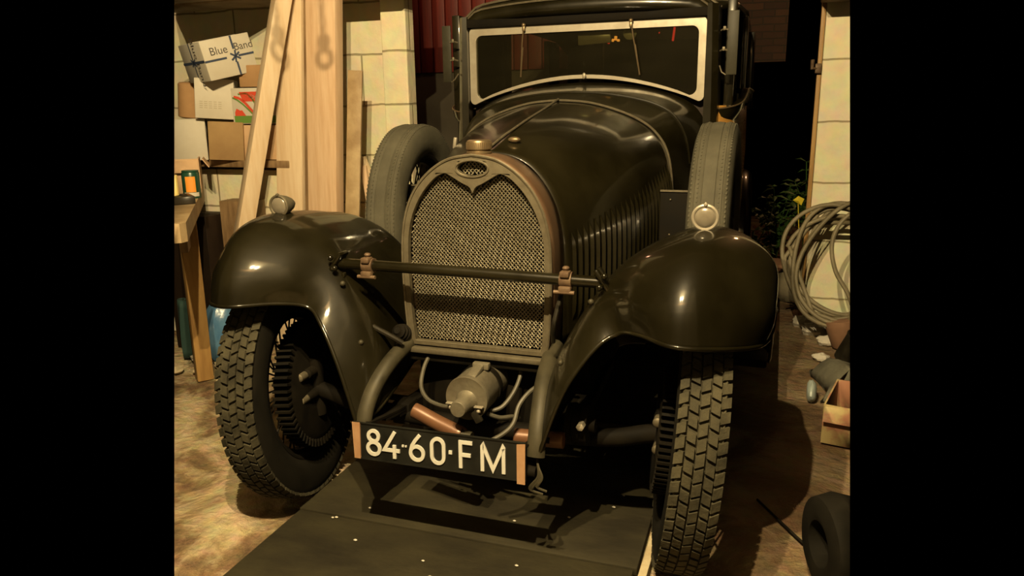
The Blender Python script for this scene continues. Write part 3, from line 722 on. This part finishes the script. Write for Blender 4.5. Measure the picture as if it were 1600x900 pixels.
# ================================================================== THE PLACE
def add_struct(name, g, m, clip=True, **k):
    o = struct(mesh_obj(name, g, m, origin=(0, 0, 0), **k))
    if clip: CLIP.append(o)
    return o
def subdiv_floor():
    g = G(); nx, ny = 90, 130; rows = []
    for j in range(ny+1):
        y = -1.6 + 8.6*(j/ny)**1.3
        r = []
        for i in range(nx+1):
            x = -2.9 + 4.6*i/nx
            n = math.sin(x*7.1+y*3.3)*math.sin(y*6.7-x*2.9)*.006 + math.sin(x*17+y*23)*math.sin(y*19-x*13)*.003
            flat = 0 if (-.66 < x < .66) and y < 3.2 else 1
            if abs(x) < .85 and y < 3.2 : flat *= .25
            r.append(V((x, y, n*flat-.004 if flat else -.012)))
        rows.append(r)
    return g.grid(rows)
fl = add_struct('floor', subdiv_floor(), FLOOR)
# boards over the inspection pit, laid across, each its own piece
labels = ['dark pit cover board in the foreground nearest the viewer', 'dark pit cover board just behind the foreground one, under the number plate', 'dark pit cover board under the front axle of the car', 'dark pit cover board under the engine, in deep shade', 'dark pit cover board farthest under the car']
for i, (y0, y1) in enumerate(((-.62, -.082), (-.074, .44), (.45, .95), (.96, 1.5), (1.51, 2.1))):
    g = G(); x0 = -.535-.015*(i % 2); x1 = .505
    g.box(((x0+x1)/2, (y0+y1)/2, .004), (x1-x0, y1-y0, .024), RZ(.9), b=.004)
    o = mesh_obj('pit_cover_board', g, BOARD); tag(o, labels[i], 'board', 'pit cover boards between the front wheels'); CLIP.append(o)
g = G().box((.528, .75, .006), (.022, 3.2, .030), b=.003); o = mesh_obj('pit_edge_rail', g, STONE); tag(o, 'thin pale edging strip along the right side of the pit boards', 'edging'); 
g = G()
for (x, y) in ((-.40, -.10), (-.41, -.105), (-.28, -.19), (-.05, -.22), (-.33, -.02), (.27, .12), (.40, .30), (.385, .22), (.0, -.28), (.12, .05), (.2, -.16)):
    g.ball((x, y, .020), .0035+.002*rnd.random(), 6, 4, (1.3, 1, .5), .3)
tag(mesh_obj('paint_flakes', g, WHITEC), 'scattered pale crumbs lying on the dark boards in front of the car', 'crumbs', kind='stuff')

# left wall of blocks with its door jamb
g = G().box((-2.005, 1.80, 1.3), (1.81, .20, 2.8)); add_struct('wall_left', g, BLOCK, smooth=False)
g = G().box((-1.041, 1.655, 1.3), (.138, .09, 2.8), b=.006); add_struct('wall_left_jamb', g, BLOCK, smooth=False)
g = G().box((1.20, 2.72, 1.3), (.45, .22, 2.8), b=.008); add_struct('wall_right', g, BLOCKR, smooth=False)
g = G().box((.962, 2.64, 1.3), (.022, .07, 2.6), b=.003); add_struct('trim_1', g, LEGW)
g = G().box((-1.915, 1.50, 1.855), (2.07, .24, .20), b=.006); add_struct('trim_2', g, BENCHW)
g = G().box((-2.15, 1.27, 1.86), (1.1, .22, .20), b=.006); add_struct('trim_20', g, BENCHW)  # extra beam added to deepen the shadow above the top cartons
g = G().box((1.25, 2.43, 1.83), (.62, .26, .20), b=.006); add_struct('trim_3', g, OLDWOOD)
# garage behind and above the viewer: it lights and mirrors in the paint
add_struct('ceiling', G().box((-.6, -1.0, 2.80), (4.4, 5.4, .05)), PLASTER, clip=False)
for i, y in enumerate((-2.7, -1.9, -1.05, -.1, .8)):
    add_struct('trim_%d' % (i+4), G().box((-.6, y, 2.71), (4.4, .09, .14), b=.004), OLDWOOD, clip=False)
add_struct('wall_back', G().box((-.6, -3.6, 1.4), (4.4, .1, 2.8)), LOWB, clip=False, smooth=False)
add_struct('wall_side_left', G().box((-2.75, -1.9, 1.4), (.1, 3.3, 2.8)), LOWB, clip=False, smooth=False)
add_struct('wall_side_right', G().box((1.55, -2.2, 1.4), (.1, 2.7, 2.8)), LOWB, clip=False, smooth=False)
add_struct('floor_front', G().box((-.6, -2.62, -.03), (4.4, 2.1, .05)), FLOOR, clip=False, smooth=False)
# outdoors
g = G()
for k in range(14):
    x = -1.95+k*.10; g.box((x+.05, 3.15+.004*(k % 2), 1.95), (.094, .03, .95), b=.006)
sh = mesh_obj('red_boarding', g, RED); tag(sh, 'red vertical boards of an outhouse behind the car, left of its windscreen', 'boards')
add_struct('outhouse_wall', G().box((-1.25, 3.22, .74), (1.4, .12, 1.48)), LOWB, smooth=False); CLIP.append(sh)
add_struct('outdoor_wall', G().box((.50, 6.6, 2.3), (.56, .2, 1.3)), OBRICK, smooth=False)

def lbox(name, c, d, yaw, m, label, cat, group=None, tilt=(0, 0), open_top=False, mats=None, deco=None, th=.006):
    """a carton standing on c (bottom centre)"""
    R = RZ(yaw) @ RX(tilt[0]) @ RY(tilt[1]); w, l, h = d; c = V(c); g = G()
    T = lambda x, y, z: c + R @ V((x, y, z))
    if open_top:
        for (cx, cy, dx, dy) in ((0, -l/2+th/2, w, th), (0, l/2-th/2, w, th), (-w/2+th/2, 0, th, l-2*th), (w/2-th/2, 0, th, l-2*th)): g.box(T(cx, cy, h/2), (dx, dy, h), R)
        g.box(T(0, 0, th/2), (w-2*th, l-2*th, th), R)
        g.box(T(-.0, -l/2-.05*w, h*.80), (w*.96, .004, h*.42), R @ RX(-28)); g.box(T(w/2+.03, 0, h*.86), (.004, l*.9, h*.3), R @ RY(-35))
    else:
        g.box(T(0, 0, h/2), d, R, b=.004)
        g.box(T(0, 0, h+.0004), (w-.012, .004, .003), R)
    o = None
    if deco:
        deco(g, T, w, l, h)
    o = mesh_obj(name, g, mats or m, ang=30); tag(o, label, cat, group); CLIP.append(o); return o
def face_text(g, T, txt, size, u0, v0, fr, idx, rot=0, sx=1):
    vs, fs = text_geo(txt, size); g.mi = idx; ca, sa = math.cos(math.radians(rot)), math.sin(math.radians(rot))
    g.add([T(*fr(u0+(p.x*sx*ca-p.y*sa), v0+(p.x*sx*sa+p.y*ca))) for p in vs], fs); g.mi = 0
def face_quad(g, T, pts, fr, idx): g.mi = idx; g.add([T(*fr(a, b)) for a, b in pts], [tuple(range(len(pts)))]); g.mi = 0
def strip(pts, w):
    out = []
    for i in range(len(pts)-1):
        (a, b), (c, d) = pts[i], pts[i+1]; L = math.hypot(c-a, d-b); nx, ny = -(d-b)/L*w/2, (c-a)/L*w/2
        out.append([(a+nx, b+ny), (c+nx, d+ny), (c-nx, d-ny), (a-nx, b-ny)])
    return out

add_struct('wall_ledge', G().box((-2.10, 1.545, .465), (1.16, .31, .93), b=.004), BLOCK, smooth=False)
# shelf with cartons
g = G().box((-2.02, 1.50, .965), (1.05, .38, .036), b=.004)
sf_ = mesh_obj('wall_shelf', g, OLDWOOD); tag(sf_, 'brown wooden shelf board on the left wall under the cartons', 'shelf'); CLIP.append(sf_)
def d_blue(g, T, w, l, h):
    fr = lambda u, v: (u, -l/2-.0012, h/2+v)
    for p in strip([(-w/2, -.004), (-.015, -.004)], .010)+strip([(.045, -.004), (w/2, -.004)], .010)+strip([(.030, h/2), (.030, .03)], .010)+strip([(.030, -.03), (.030, -h/2)], .010): face_quad(g, T, p, fr, 1)
    for a in (35, -35, 80):
        c, s = math.cos(math.radians(a))*.028, math.sin(math.radians(a))*.028
        face_quad(g, T, strip([(.030-c, -.004-s), (.030+c, -.004+s)], .009)[0], fr, 1)
    face_text(g, T, 'Blue', .052, -.045, .035, fr, 2); face_text(g, T, 'Band', .050, .082, .037, fr, 2)
    fr2 = lambda u, v: (-w/2-.0012, -u, h/2+v)
    for p in strip([(-l/2, .0), (l/2, .0)], .012)+strip([(0, h/2), (0, -h/2)], .012): face_quad(g, T, p, fr2, 1)
    for a in (35, -35):
        c, s = math.cos(math.radians(a))*.035, math.sin(math.radians(a))*.03
        face_quad(g, T, strip([(-c, -s), (c, s)], .010)[0], fr2, 1)
    face_text(g, T, 'Blue Band', .058, .050, 0, fr2, 2, rot=-90)
lbox('margarine_carton', (-1.875, 1.36, 1.395), (.25, .29, .185), 61, WHITEC, 'white carton reading Blue Band with a printed blue bow, tilted on top of the pile', 'box', tilt=(0, -13), mats=[WHITEC, INKB, INKD], deco=d_blue)
def d_grey(g, T, w, l, h):
    fr = lambda u, v: (u, -l/2-.0012, h/2+v)
    for r in range(4):
        for k in range(5): face_quad(g, T, strip([(-.07+k*.022, -.015-r*.010), (-.055+k*.022, -.015-r*.010)], .0035)[0], fr, 1)
lbox('white_carton', (-1.945, 1.36, 1.19), (.185, .20, .195), 34, WHITEC, 'plain white square carton with faint grey print directly under the Blue Band one', 'box', tilt=(0, 4), mats=[WHITEC, INKGY], deco=d_grey)
lbox('brown_carton', (-1.67, 1.46, 1.342), (.23, .22, .105), 10, CARD, 'brown carton on top of the red and green printed one', 'box', tilt=(0, 0))
def d_red(g, T, w, l, h):
    fr = lambda u, v: (u, -l/2-.0012, h/2+v)
    face_quad(g, T, [(-.16, -h/2+.004), (.16, -h/2+.004), (.16, -h/2+.040), (-.16, -h/2+.040)], fr, 2)
    face_quad(g, T, [(-.105, .022), (.020, .022), (.030, .028), (.018, .070), (-.125, .068)], fr, 1)
    face_text(g, T, 'Tsibdex', .033, -.045, .046, fr, 3)
    for off, idx, ww in ((0, 1, .013), (-.013, 2, .008), (.040, 2, .008)):
        q = [(-.155+off*.6, .045+off*.3), (-.125+off, .038+off*.6), (-.095+off, .015+off*.5), (-.062+off, -.022), (-.035+off, -.05)]
        for p in strip(q, ww): face_quad(g, T, p, fr, idx)
    face_quad(g, T, [(-.155, -.03), (-.145, -.012), (-.125, -.022), (-.115, -.02), (-.095, -.048), (-.155, -.048)], fr, 1)
    face_quad(g, T, [(-.03, -.045), (.0, -.05), (.0, -.085), (-.02, -.085)], fr, 1)
    face_quad(g, T, [(.09, -.02), (.16, -.02), (.16, -.05), (.09, -.05)], fr, 1)
lbox('printed_carton', (-1.665, 1.475, 1.163), (.34, .26, .175), 8, WHITEC, 'white carton with red logo panel, red and green stripes, behind the leaning post', 'box', mats=[WHITEC, INKR, INKG, CREAMC], deco=d_red)
lbox('pink_brown_carton', (-1.66, 1.48, .985), (.34, .26, .172), 6, CARDP, 'wide pinkish brown carton under the red and green printed one', 'box')
lbox('tan_carton', (-1.885, 1.36, .985), (.17, .19, .190), 28, CARDD, 'small tan carton standing at the shelf front under the white carton', 'box', tilt=(0, 3))
g = G().lathe([(0, .05), (.006, .062), (.17, .062), (.178, .055), (.182, .03)], 28, Matrix.Translation((-2.15, 1.40, 1.195)) @ Matrix.Rotation(.12, 4, 'Y'))
o = mesh_obj('cardboard_tube', g, CARD); tag(o, 'round brown tub at the left edge, beside the white cartons', 'tub'); CLIP.append(o)
g = G()
lbox('cream_carton', (-2.10, 1.30, .985), (.20, .20, .205), 38, WHITEC, 'cream white carton with a hand hole, left of the tan carton', 'box', open_top=False)
lbox('leaning_carton', (-1.615, 1.56, 1.445), (.07, .10, .13), 20, CREAMC, 'small pale packet leaning behind the Blue Band carton', 'box', tilt=(0, 12))
# bench, yawed
bench = thing('work_bench', (-1.75, .95, 0), 'worn wooden bench at the left edge with a thick top', 'bench')
A_ = V((-1.165, .235, 0)); B_ = V((-2.02, 1.29, 0)); dn = (B_-A_).normalized(); nn = V((dn.y*-1, dn.x, 0))
if nn.x > 0: nn = -nn
poly = [A_+nn*.02, A_+dn*.03, B_, B_+nn*.62, A_+nn*.62]
g = G().prism([[(p.x, p.y) for p in poly]], lambda x, y, d: V((x, y, d)), .772, .84)
CLIP.append(mesh_obj('bench_top', g, BENCHW, bench, 30))
for t, k in ((.57, .055), (.92, .07)):
    p = A_+(B_-A_)*t + nn*k
    g = G().box((p.x, p.y, .386), (.072, .072, .772), RZ(-38), b=.004); CLIP.append(mesh_obj('leg', g, LEGW, bench, 30))
p = A_+(B_-A_)*.75+nn*.06
g = G().box((p.x, p.y, .70), (.03, .9, .12), RZ(39)); CLIP.append(mesh_obj('apron_rail', g, OLDWOOD, bench, 30))
# things on the bench
c = V((-1.735, .90, .84))
can = thing('paint_can', c, 'dark green tin with an orange label standing near the bench edge', 'tin')
mesh_obj('can_body', G().lathe([(0, .036), (.004, .0385), (.115, .0385), (.118, .037)], 32, Matrix.Translation(c)), CANG, can)
mesh_obj('lid', G().lathe([(.118, .034), (.120, .036), (.126, .036), (.127, .033)], 32, Matrix.Translation(c)), CANG, can)
def lab(r, a0, a1, z0, z1): return G().grid([[c+V((r*math.cos(a), r*math.sin(a), z)) for a in [math.radians(a0+(a1-a0)*k/12) for k in range(13)]] for z in (z0, z1)])
mesh_obj('label', lab(.0392, -85, -20, .030, .100), CANO, can); mesh_obj('label_band', lab(.0394, -100, 0, .010, .028), WHITEC, can)
o = mesh_obj('yellow_tin', G().lathe([(0, .03), (.003, .033), (.085, .033), (.088, .03)], 28, Matrix.Translation((-1.655, .690, .875)) @ Matrix.Rotation(0, 4, 'X')), CANY); tag(o, 'pale yellow tin at the left edge, left of the green tin', 'tin'); CLIP.append(o)
o = mesh_obj('dark_tray', G().box((-1.66, .70, .8575), (.15, .16, .033), RZ(-38), b=.004), CANB); tag(o, 'low black box carrying the yellow tin on the bench', 'box'); CLIP.append(o)
lbox('open_carton', (-2.02, 1.12, .84), (.22, .26, .165), 40, CARDP, 'open brown carton with torn flaps at the far end of the bench', 'box', open_top=True, mats=[CARDP])
# planks, all leaning on the wall or lintel
def plank(name, foot, top, w, d, yaw, m, label, cat='plank', cut=0):
    f, t = V(foot), V(top); ax_ = (t-f); L = ax_.length; z = ax_.normalized(); x = RZ(yaw) @ V((1, 0, 0)); x = (x-z*x.dot(z)).normalized(); y = z.cross(x)
    R = Matrix((x, y, z)).transposed(); g = G().box((f+t)/2, (w, d, L), R, b=.003)
    o = mesh_obj(name, g, m, ang=30); tag(o, label, cat, 'timber leaning against the left wall'); CLIP.append(o); return o
plank('leaning_post', (-1.835, 1.10, .02), (-1.384, 1.30, 1.95), .085, .075, -38, PINE2, 'square pale pine post leaning strongly to the left in front of the cartons', 'post')
plank('pine_plank', (-1.545, 1.285, .02), (-1.447, 1.385, 1.95), .150, .040, 0, PINE2, 'pine plank standing between the slanting post and the widest plank')
plank('pine_batten', (-1.442, 1.30, .02), (-1.355, 1.395, 1.95), .035, .03, 0, OLDWOOD, 'thin shaded batten squeezed against the left edge of the widest plank', 'batten')
plank('pine_beam', (-1.335, 1.285, .02), (-1.262, 1.385, 1.95), .165, .065, -2, PINE, 'widest and straightest pine plank, shaded on its right side', 'plank')
plank('thin_board', (-1.205, 1.29, .02), (-1.122, 1.37, 1.405), .072, .016, 10, BENCHW, 'thin pale board with a blunt top to the right of the widest plank', 'board')
plank('timber_offcut', (-.80, 1.47, .02), (-1.215, 1.52, .985), .055, .030, -8, PINE2, 'split offcut leaning left beside the spare wheel, the upper of two', 'offcut')
plank('timber_offcut', (-1.02, 1.42, .02), (-1.175, 1.48, .95), .030, .02, 0, PINE, 'narrow stick leaning beside the spare wheel, behind the split offcut', 'offcut')
# crate under the shelf, and a dark box added to fill in the shade
lbox('wooden_crate', (-1.80, 1.31, .012), (.19, .12, .77), 4, OLDWOOD, 'brown wooden crate in the shade under the shelf', 'crate')
lbox('shade_box', (-2.04, 1.24, .012), (.26, .20, .70), 4, LEATHER, 'dark box added to stand for the deep shade under the bench', 'box')
# blue plastic bag
g = G(); nu, nv = 30, 16; rows = []
for j in range(nv+1):
    t = j/nv; rr_ = (.13*math.sin(PI*min(1, t*.9+.1))**.6)*(1-.35*t)
    rows.append([V((-1.77+rr_*(1+.16*math.sin(5*a+7*t)+.08*math.sin(11*a-5*t))*math.cos(a), 1.05+rr_*(1+.14*math.sin(6*a-4*t))*math.sin(a), .012+.33*t)) for a in [2*PI*k/nu for k in range(nu)]])
g.grid(rows, True); g.add(rows[-1], [tuple(range(nu))]); g.add(rows[0], [tuple(range(nu))])
o = mesh_obj('plastic_bag', g, BLUEP, ang=25); tag(o, 'crumpled blue plastic bag on the floor behind the left front wheel', 'bag'); CLIP.append(o)
g = G(); rows = []
for j in range(9):
    t = j/8; rows.append([V((-1.96+(u-.5)*.11*(1-.2*t)+.01*math.sin(9*u+3*t), 1.03+.02*math.sin(11*u), .012+.30*t)) for u in [k/12 for k in range(13)]])
g.grid(rows); o = mesh_obj('cloth', g, TEAL); md = o.modifiers.new('t', 'SOLIDIFY'); md.thickness = .03; tag(o, 'dark teal cloth hanging stiffly left of the blue bag', 'cloth')
# floor rubble, left
k = 0
spots = [(-1.86, .98, .045, WHITEC), (-1.76, .86, .03, STONE), (-1.70, .95, .035, STONE), (-1.90, .80, .04, STONE), (-1.55, .95, .028, STONE), (-1.66, 1.10, .04, STONE), (-1.80, 1.15, .04, STONE), (-1.58, .80, .024, STONE), (-1.95, 1.08, .05, STONE), (-1.50, .70, .022, STONE)]
names = ['white broken lump of plaster on the rubble beside the bench leg', 'pale stone lying left of the bench leg', 'pale stone right of the bench leg', 'stone at the left edge of the floor rubble', 'small stone behind the left front tyre', 'stone between bench leg and blue bag', 'stone under the bench behind the white lump', 'small pale stone in front of the bench leg', 'largest stone at the back under the bench', 'smallest stone closest to the left front tyre']
for (x, y, r, m), nme in zip(spots, names):
    g = G().ball((x, y, r*.5), r, 12, 8, (1.3+.3*rnd.random(), 1, .6), .22, RZ(rnd.uniform(0, 180)))
    o = mesh_obj('stone', g, m, ang=20); tag(o, nme, 'stone', 'rubble beside the bench'); CLIP.append(o)

# ---- right side: coil of hose leaning on the pillar
hs = []
for k in range(7):
    cx = 1.135+rnd.uniform(-.045, .04); cz = .40+rnd.uniform(-.03, .04); rx = .225+rnd.uniform(-.04, .035); rz = .305+rnd.uniform(-.07, .04); tl = rnd.uniform(-.45, .45)
    pts = []
    for j in range(28):
        a = 2*PI*j/28 + k
        x = rx*math.cos(a); z = rz*math.sin(a)
        x, z = x*math.cos(tl)-z*math.sin(tl), x*math.sin(tl)+z*math.cos(tl)
        pts.append(V((cx+x+.012*math.sin(3*a+k), 2.47-.32*(1-(cz+z)/.75)-.015*k+.012*math.sin(2*a+k*2), max(.022, cz+z))))
    hs += cr(pts, 2)
    if k < 6: hs.append(hs[-1]+V((.01, -.008, .0)))
g = G().tube(hs, .0115, 8)
o = mesh_obj('hose_coil', g, HOSE, ang=60); tag(o, 'loose coil of dusty grey hose leaning on the right pillar', 'hose'); CLIP.append(o)
g = G().tube(cr([(1.19, 2.13, .74), (1.10, 2.11, .66), (1.065, 2.10, .55), (1.09, 2.08, .42), (1.16, 2.06, .30), (1.20, 2.05, .16), (1.16, 2.0, .04)], 6), .011, 8)
o = mesh_obj('hose', g, HOSE); tag(o, 'single hose strand hanging down in front of the coil', 'hose'); CLIP.append(o)
g = G().lathe([(0, .062), (.006, .068), (.13, .068), (.14, .072), (.145, .070), (.145, .060), (.03, .058)], 30, Matrix.Translation((1.165, 1.90, .015)) @ Matrix.Rotation(.38, 4, 'Y') @ Matrix.Rotation(.2, 4, 'X'), cap=False)
g.add([V((1.165, 1.90, .05))], [])
o = mesh_obj('metal_tin', g, IRON); tag(o, 'dull dark tin tipped over beneath the hose coil at the right edge', 'tin'); CLIP.append(o)
g = G().lathe([(0, .05), (.01, .06), (.14, .082), (.15, .082)], 28, Matrix.Translation((1.17, 2.16, .01)) @ Matrix.Rotation(-.2, 4, 'Y'))
o = mesh_obj('clay_pot', g, TERRA); tag(o, 'reddish brown clay pot behind the tipped tin', 'pot'); CLIP.append(o)
# grey cloth heap
g = G(); rows = []
for j in range(12):
    v = j/11; rows.append([V((1.02+.26*u+.03*math.sin(5*v), 1.34+.42*v+.03*math.sin(7*u), .006+.11*math.sin(PI*min(1, u*1.2))**.7*math.sin(PI*v)**.6+.012*math.sin(13*u+5*v)*math.sin(9*v))) for u in [k/16 for k in range(17)]])
g.grid(rows); o = mesh_obj('grey_cloth', g, CLOTH, ang=60); md = o.modifiers.new('t', 'SOLIDIFY'); md.thickness = .008; CLIP.append(o); tag(o, 'grey rag heaped on the floor beside the yellow carton', 'cloth')
g = G().ball((.985, 1.36, .045), .05, 16, 10, (.42, 1.25, .9), .1); o = mesh_obj('plastic_bottle', g, PALEB); tag(o, 'pale blue plastic lump sticking out of the grey rag', 'bottle')
lbox('yellow_carton', (1.135, 1.06, .006), (.20, .30, .15), -12, YCARD, 'open yellow and red printed carton on the floor at the right edge', 'box', open_top=True)
g = G(); g.lathe([(-.055, .055), (-.06, .085), (-.045, .12), (0, .135), (.045, .12), (.06, .085), (.055, .055)], 36, Matrix.Translation((1.0, .02, .064)), cap=False); g.v = [V((p.x, p.y, max(.004, p.z))) for p in g.v]
o = mesh_obj('small_tyre', G().lathe([(-.05, .06), (-.058, .085), (-.045, .118), (0, .13), (.045, .118), (.058, .085), (.05, .06), (-.05, .06)], 36, Matrix.Translation((1.0, .03, .130)) @ Matrix.Rotation(.35, 4, 'Z') @ Matrix.Rotation(PI/2, 4, 'Y') , cap=False), SIDEW); tag(o, 'small dark tyre standing on the floor in the bottom right corner', 'tyre'); CLIP.append(o)
g = G().tube(cr([(.80, .43, .006), (.86, .33, .007), (.93, .22, .006), (.99, .14, .006)], 5), .004, 6); o = mesh_obj('thin_stick', g, SIDEW); tag(o, 'thin dark stick on the floor right of the front tyre', 'stick'); CLIP.append(o)
for (x, y, r, nme) in ((1.03, 2.38, .05, 'white plaster lump at the foot of the right pillar'), (1.09, 2.20, .04, 'white plaster lump under the hose coil'), (1.05, 1.93, .03, 'small pale lump in front of the hose coil'), (.985, 2.52, .05, 'pale lump against the door post')):
    o = mesh_obj('plaster_lump', G().ball((x, y, r*.5), r, 12, 8, (1.4, 1, .7), .2), WHITEC, ang=20); tag(o, nme, 'rubble', 'rubble at the foot of the right pillar'); CLIP.append(o)
o = mesh_obj('grey_stone', G().ball((.93, 3.10, .11), .13, 16, 10, (1.0, .8, 1.0), .1), GSTONE, ang=30); tag(o, 'large grey stone outside the doorway beside the right pillar', 'stone')
o = mesh_obj('roof_tile', G().box((.88, 3.05, .25), (.17, .14, .02), RZ(10) @ RX(8) @ RY(4), b=.004), TERRA); tag(o, 'pinkish broken tile lying on the grey stone', 'tile')
# iron pintle on the door post
g = G().tube([(.955, 2.59, 1.405), (.925, 2.57, 1.405), (.925, 2.57, 1.45)], .010, 8); g.box((.955, 2.59, 1.405), (.03, .03, .05), b=.003)
o = mesh_obj('hinge_pin', g, RUST); tag(o, 'rusty iron hinge pin on the right door post', 'hinge')
# plants and fallen leaves outside
def leafy(name, base, n, h, spread, m, label, seed, ln=.10):
    r = random.Random(seed); root = thing(name, base, label, 'plant', 'plants outside the doorway')
    st_, lf = G(), G()
    for i in range(n):
        a = r.uniform(0, 2*PI); q = V((math.cos(a), math.sin(a), 0))*spread*r.uniform(.3, 1); top = V(base)+q+V((0, 0, h*r.uniform(.6, 1)))
        P = cr([V(base), V(base)+q*.3+V((0, 0, h*.5)), top], 4); st_.tube(P, .004, 5)
        for p in P[3:]:
            for z in range(3):
                b = r.uniform(0, 2*PI); d = V((math.cos(b), math.sin(b), r.uniform(-.3, .5))).normalized(); s_ = d.cross(V((0, 0, 1))).normalized(); L = ln*r.uniform(.6, 1.2)
                lf.add([p, p+d*L*.5+s_*L*.2, p+d*L-V((0, 0, .02)), p+d*L*.5-s_*L*.2, p+d*L*.5+V((0, 0, .01))], [(0, 1, 4), (1, 2, 4), (2, 3, 4), (3, 0, 4)])
    mesh_obj('stems', st_, LEAF, root); mesh_obj('leaves', lf, m, root); return root
leafy('leafy_plant', (.80, 3.9, 0), 12, .66, .20, LEAF, 'low green leafy plant outside, left of the yellow leaf', 3)
leafy('leafy_plant', (.62, 3.5, 0), 9, .42, .15, LEAF, 'dark green plant outside, closest to the car wing', 5)
leafy('leafy_plant', (1.02, 4.4, 0), 9, .85, .16, LEAF, 'taller green plant outside, half behind the right post', 9)
g = G(); p = V((.915, 3.0, .655))
g.add([p+V((-.03, 0, 0)), p+V((0, -.01, .028)), p+V((.035, 0, .01)), p+V((.02, -.01, -.028)), p+V((0, -.02, 0))], [(0, 1, 4), (1, 2, 4), (2, 3, 4), (3, 0, 4)])
g.tube([p, p+V((.02, .05, -.2)), p+V((.0, .1, -.655))], .003, 5)
o = mesh_obj('yellow_flower', g, YLEAF); tag(o, 'small yellow bloom on a thin stem beside the right post', 'flower')
g = G(); r = random.Random(4)
for i in range(420):
    x = r.uniform(.35, 1.0); y = r.uniform(2.9, 6.0); a = r.uniform(0, 2*PI); L = r.uniform(.03, .07); c = V((x, y, .006+r.random()*.03)); d = V((math.cos(a), math.sin(a), r.uniform(-.2, .4)))*L; s_ = V((-math.sin(a), math.cos(a), r.uniform(-.3, .3)))*L*.5
    g.add([c-d, c+s_, c+d, c-s_], [(0, 1, 2, 3)])
o = mesh_obj('fallen_leaves', g, DLEAF); tag(o, 'dead brown leaves strewn over the ground outside the doorway', 'leaves', kind='stuff'); CLIP.append(o)
# hook on a chain, hanging from the ceiling in front of the lamps
hook = thing('chain_hook', (-.52, -.08, 2.0), 'iron ring and eye on a chain hanging from the ceiling', 'hook')
g = G(); z = 2.66
while z > 2.08:
    k = int(z*100); vert = (int(round((2.66-z)/.022)) % 2); P = []
    for j in range(12):
        a = 2*PI*j/12; u, w_ = .006*math.cos(a), .015*math.sin(a); P.append(V((-.52+(u if vert else 0), -.08+(0 if vert else u), z+w_)))
    g.tube(P, .0028, 5, closed=True); z -= .022
mesh_obj('chain', g, IRONW, hook)
mesh_obj('ring', G().tube([V((-.52+.0185*math.cos(a), -.08, 2.028+.020*math.sin(a))) for a in [2*PI*k/24 for k in range(24)]], .0072, 8, closed=True), IRONW, hook)
mesh_obj('eye', G().ball((-.52, -.08, 2.066), .018, 12, 8, (1, .6, 1.1)), IRONW, hook)

# ================================================================== LIGHT
def bulb(name, loc, power, col, r=.02, shell=False):
    l = bpy.data.lights.new(name, 'POINT'); l.energy = power; l.color = col; l.shadow_soft_size = r
    o = bpy.data.objects.new(name, l); COL.objects.link(o); o.location = loc; return o
WARM = (1.0, .77, .41)
bulb('ceiling_bulb', (.20, -1.45, 2.58), 350, WARM, .012)
bulb('ceiling_bulb', (.44, -1.45, 2.58), 350, WARM, .012)
bulb('yard_fill', (-1.35, 2.5, 2.4), 5, (1, .45, .25), .05)  # added unseen light that brings up the red boarding
bulb('yard_fill', (1.5, 4.6, 2.4), 24, (1, .50, .20), .05)  # added unseen light to brighten the ground and brickwork outdoors
for i, (x, nme) in enumerate(((.22, 'left'), (.46, 'right'))):
    g = G().lathe([(0, .018), (.02, .020), (.05, .020), (.06, .012), (.165, .006)], 20, Matrix.Translation((x-.02, -1.45, 2.615)))
    o = mesh_obj('lamp_holder', g, DARK); tag(o, 'dark bulb holder hanging from the ceiling, %s one' % nme, 'lamp')
w_ = bpy.data.worlds.new('night'); bpy.context.scene.world = w_; w_.use_nodes = True
w_.node_tree.nodes['Background'].inputs[0].default_value = (0, 0, 0, 1); w_.node_tree.nodes['Background'].inputs[1].default_value = 0

# ================================================================== CAMERA
C = V((.7991, -1.8341, 1.2166)); yaw, pitch, roll, F = -.3447, -.2356, -.0141, 1163.4
fwd = V((math.sin(yaw)*math.cos(pitch), math.cos(yaw)*math.cos(pitch), math.sin(pitch)))
r0 = V((math.cos(yaw), -math.sin(yaw), 0)); u0 = r0.cross(fwd)
rt = r0*math.cos(roll)+u0*math.sin(roll); up = u0*math.cos(roll)-r0*math.sin(roll)
cam = bpy.data.cameras.new('camera'); co = bpy.data.objects.new('camera', cam); COL.objects.link(co)
M = Matrix((rt, up, -fwd)).transposed().to_4x4(); M.translation = C; co.matrix_world = M
cam.sensor_fit = 'HORIZONTAL'; cam.sensor_width = 36; cam.lens = 36*F/1600; cam.clip_start = .02
bpy.context.scene.camera = co

# the place is modelled only as far as the photograph shows it: everything is cut off at its two sides
for o in CLIP:
    org = ORG[o.name]
    me = o.data; bm = bmesh.new(); bm.from_mesh(me)
    for px, sgn in ((272.5, -1), (1328, 1)):
        d = (fwd + rt*((px-800)/F)).normalized(); n = d.cross(up)*1.0
        if n.dot(rt)*sgn < 0: n = -n
        bmesh.ops.remove_doubles(bm, verts=bm.verts, dist=1e-6)
        res = bmesh.ops.bisect_plane(bm, geom=bm.verts[:]+bm.edges[:]+bm.faces[:], plane_co=C-org, plane_no=n, clear_outer=True)
        ed = [e for e in res['geom_cut'] if isinstance(e, bmesh.types.BMEdge)]
        if ed and o.name not in ('floor',):
            try: bmesh.ops.holes_fill(bm, edges=[e for e in bm.edges if e.is_boundary], sides=0) if not o.name.startswith(('fallen', 'boarded_x')) else None
            except Exception: pass
    bm.to_mesh(me); bm.free()

sc = bpy.context.scene
sc.view_settings.view_transform = 'Standard'; sc.view_settings.look = 'None'
sc.view_settings.gamma = 1; sc.view_settings.use_curve_mapping = False
sc.view_settings.exposure = 0.0
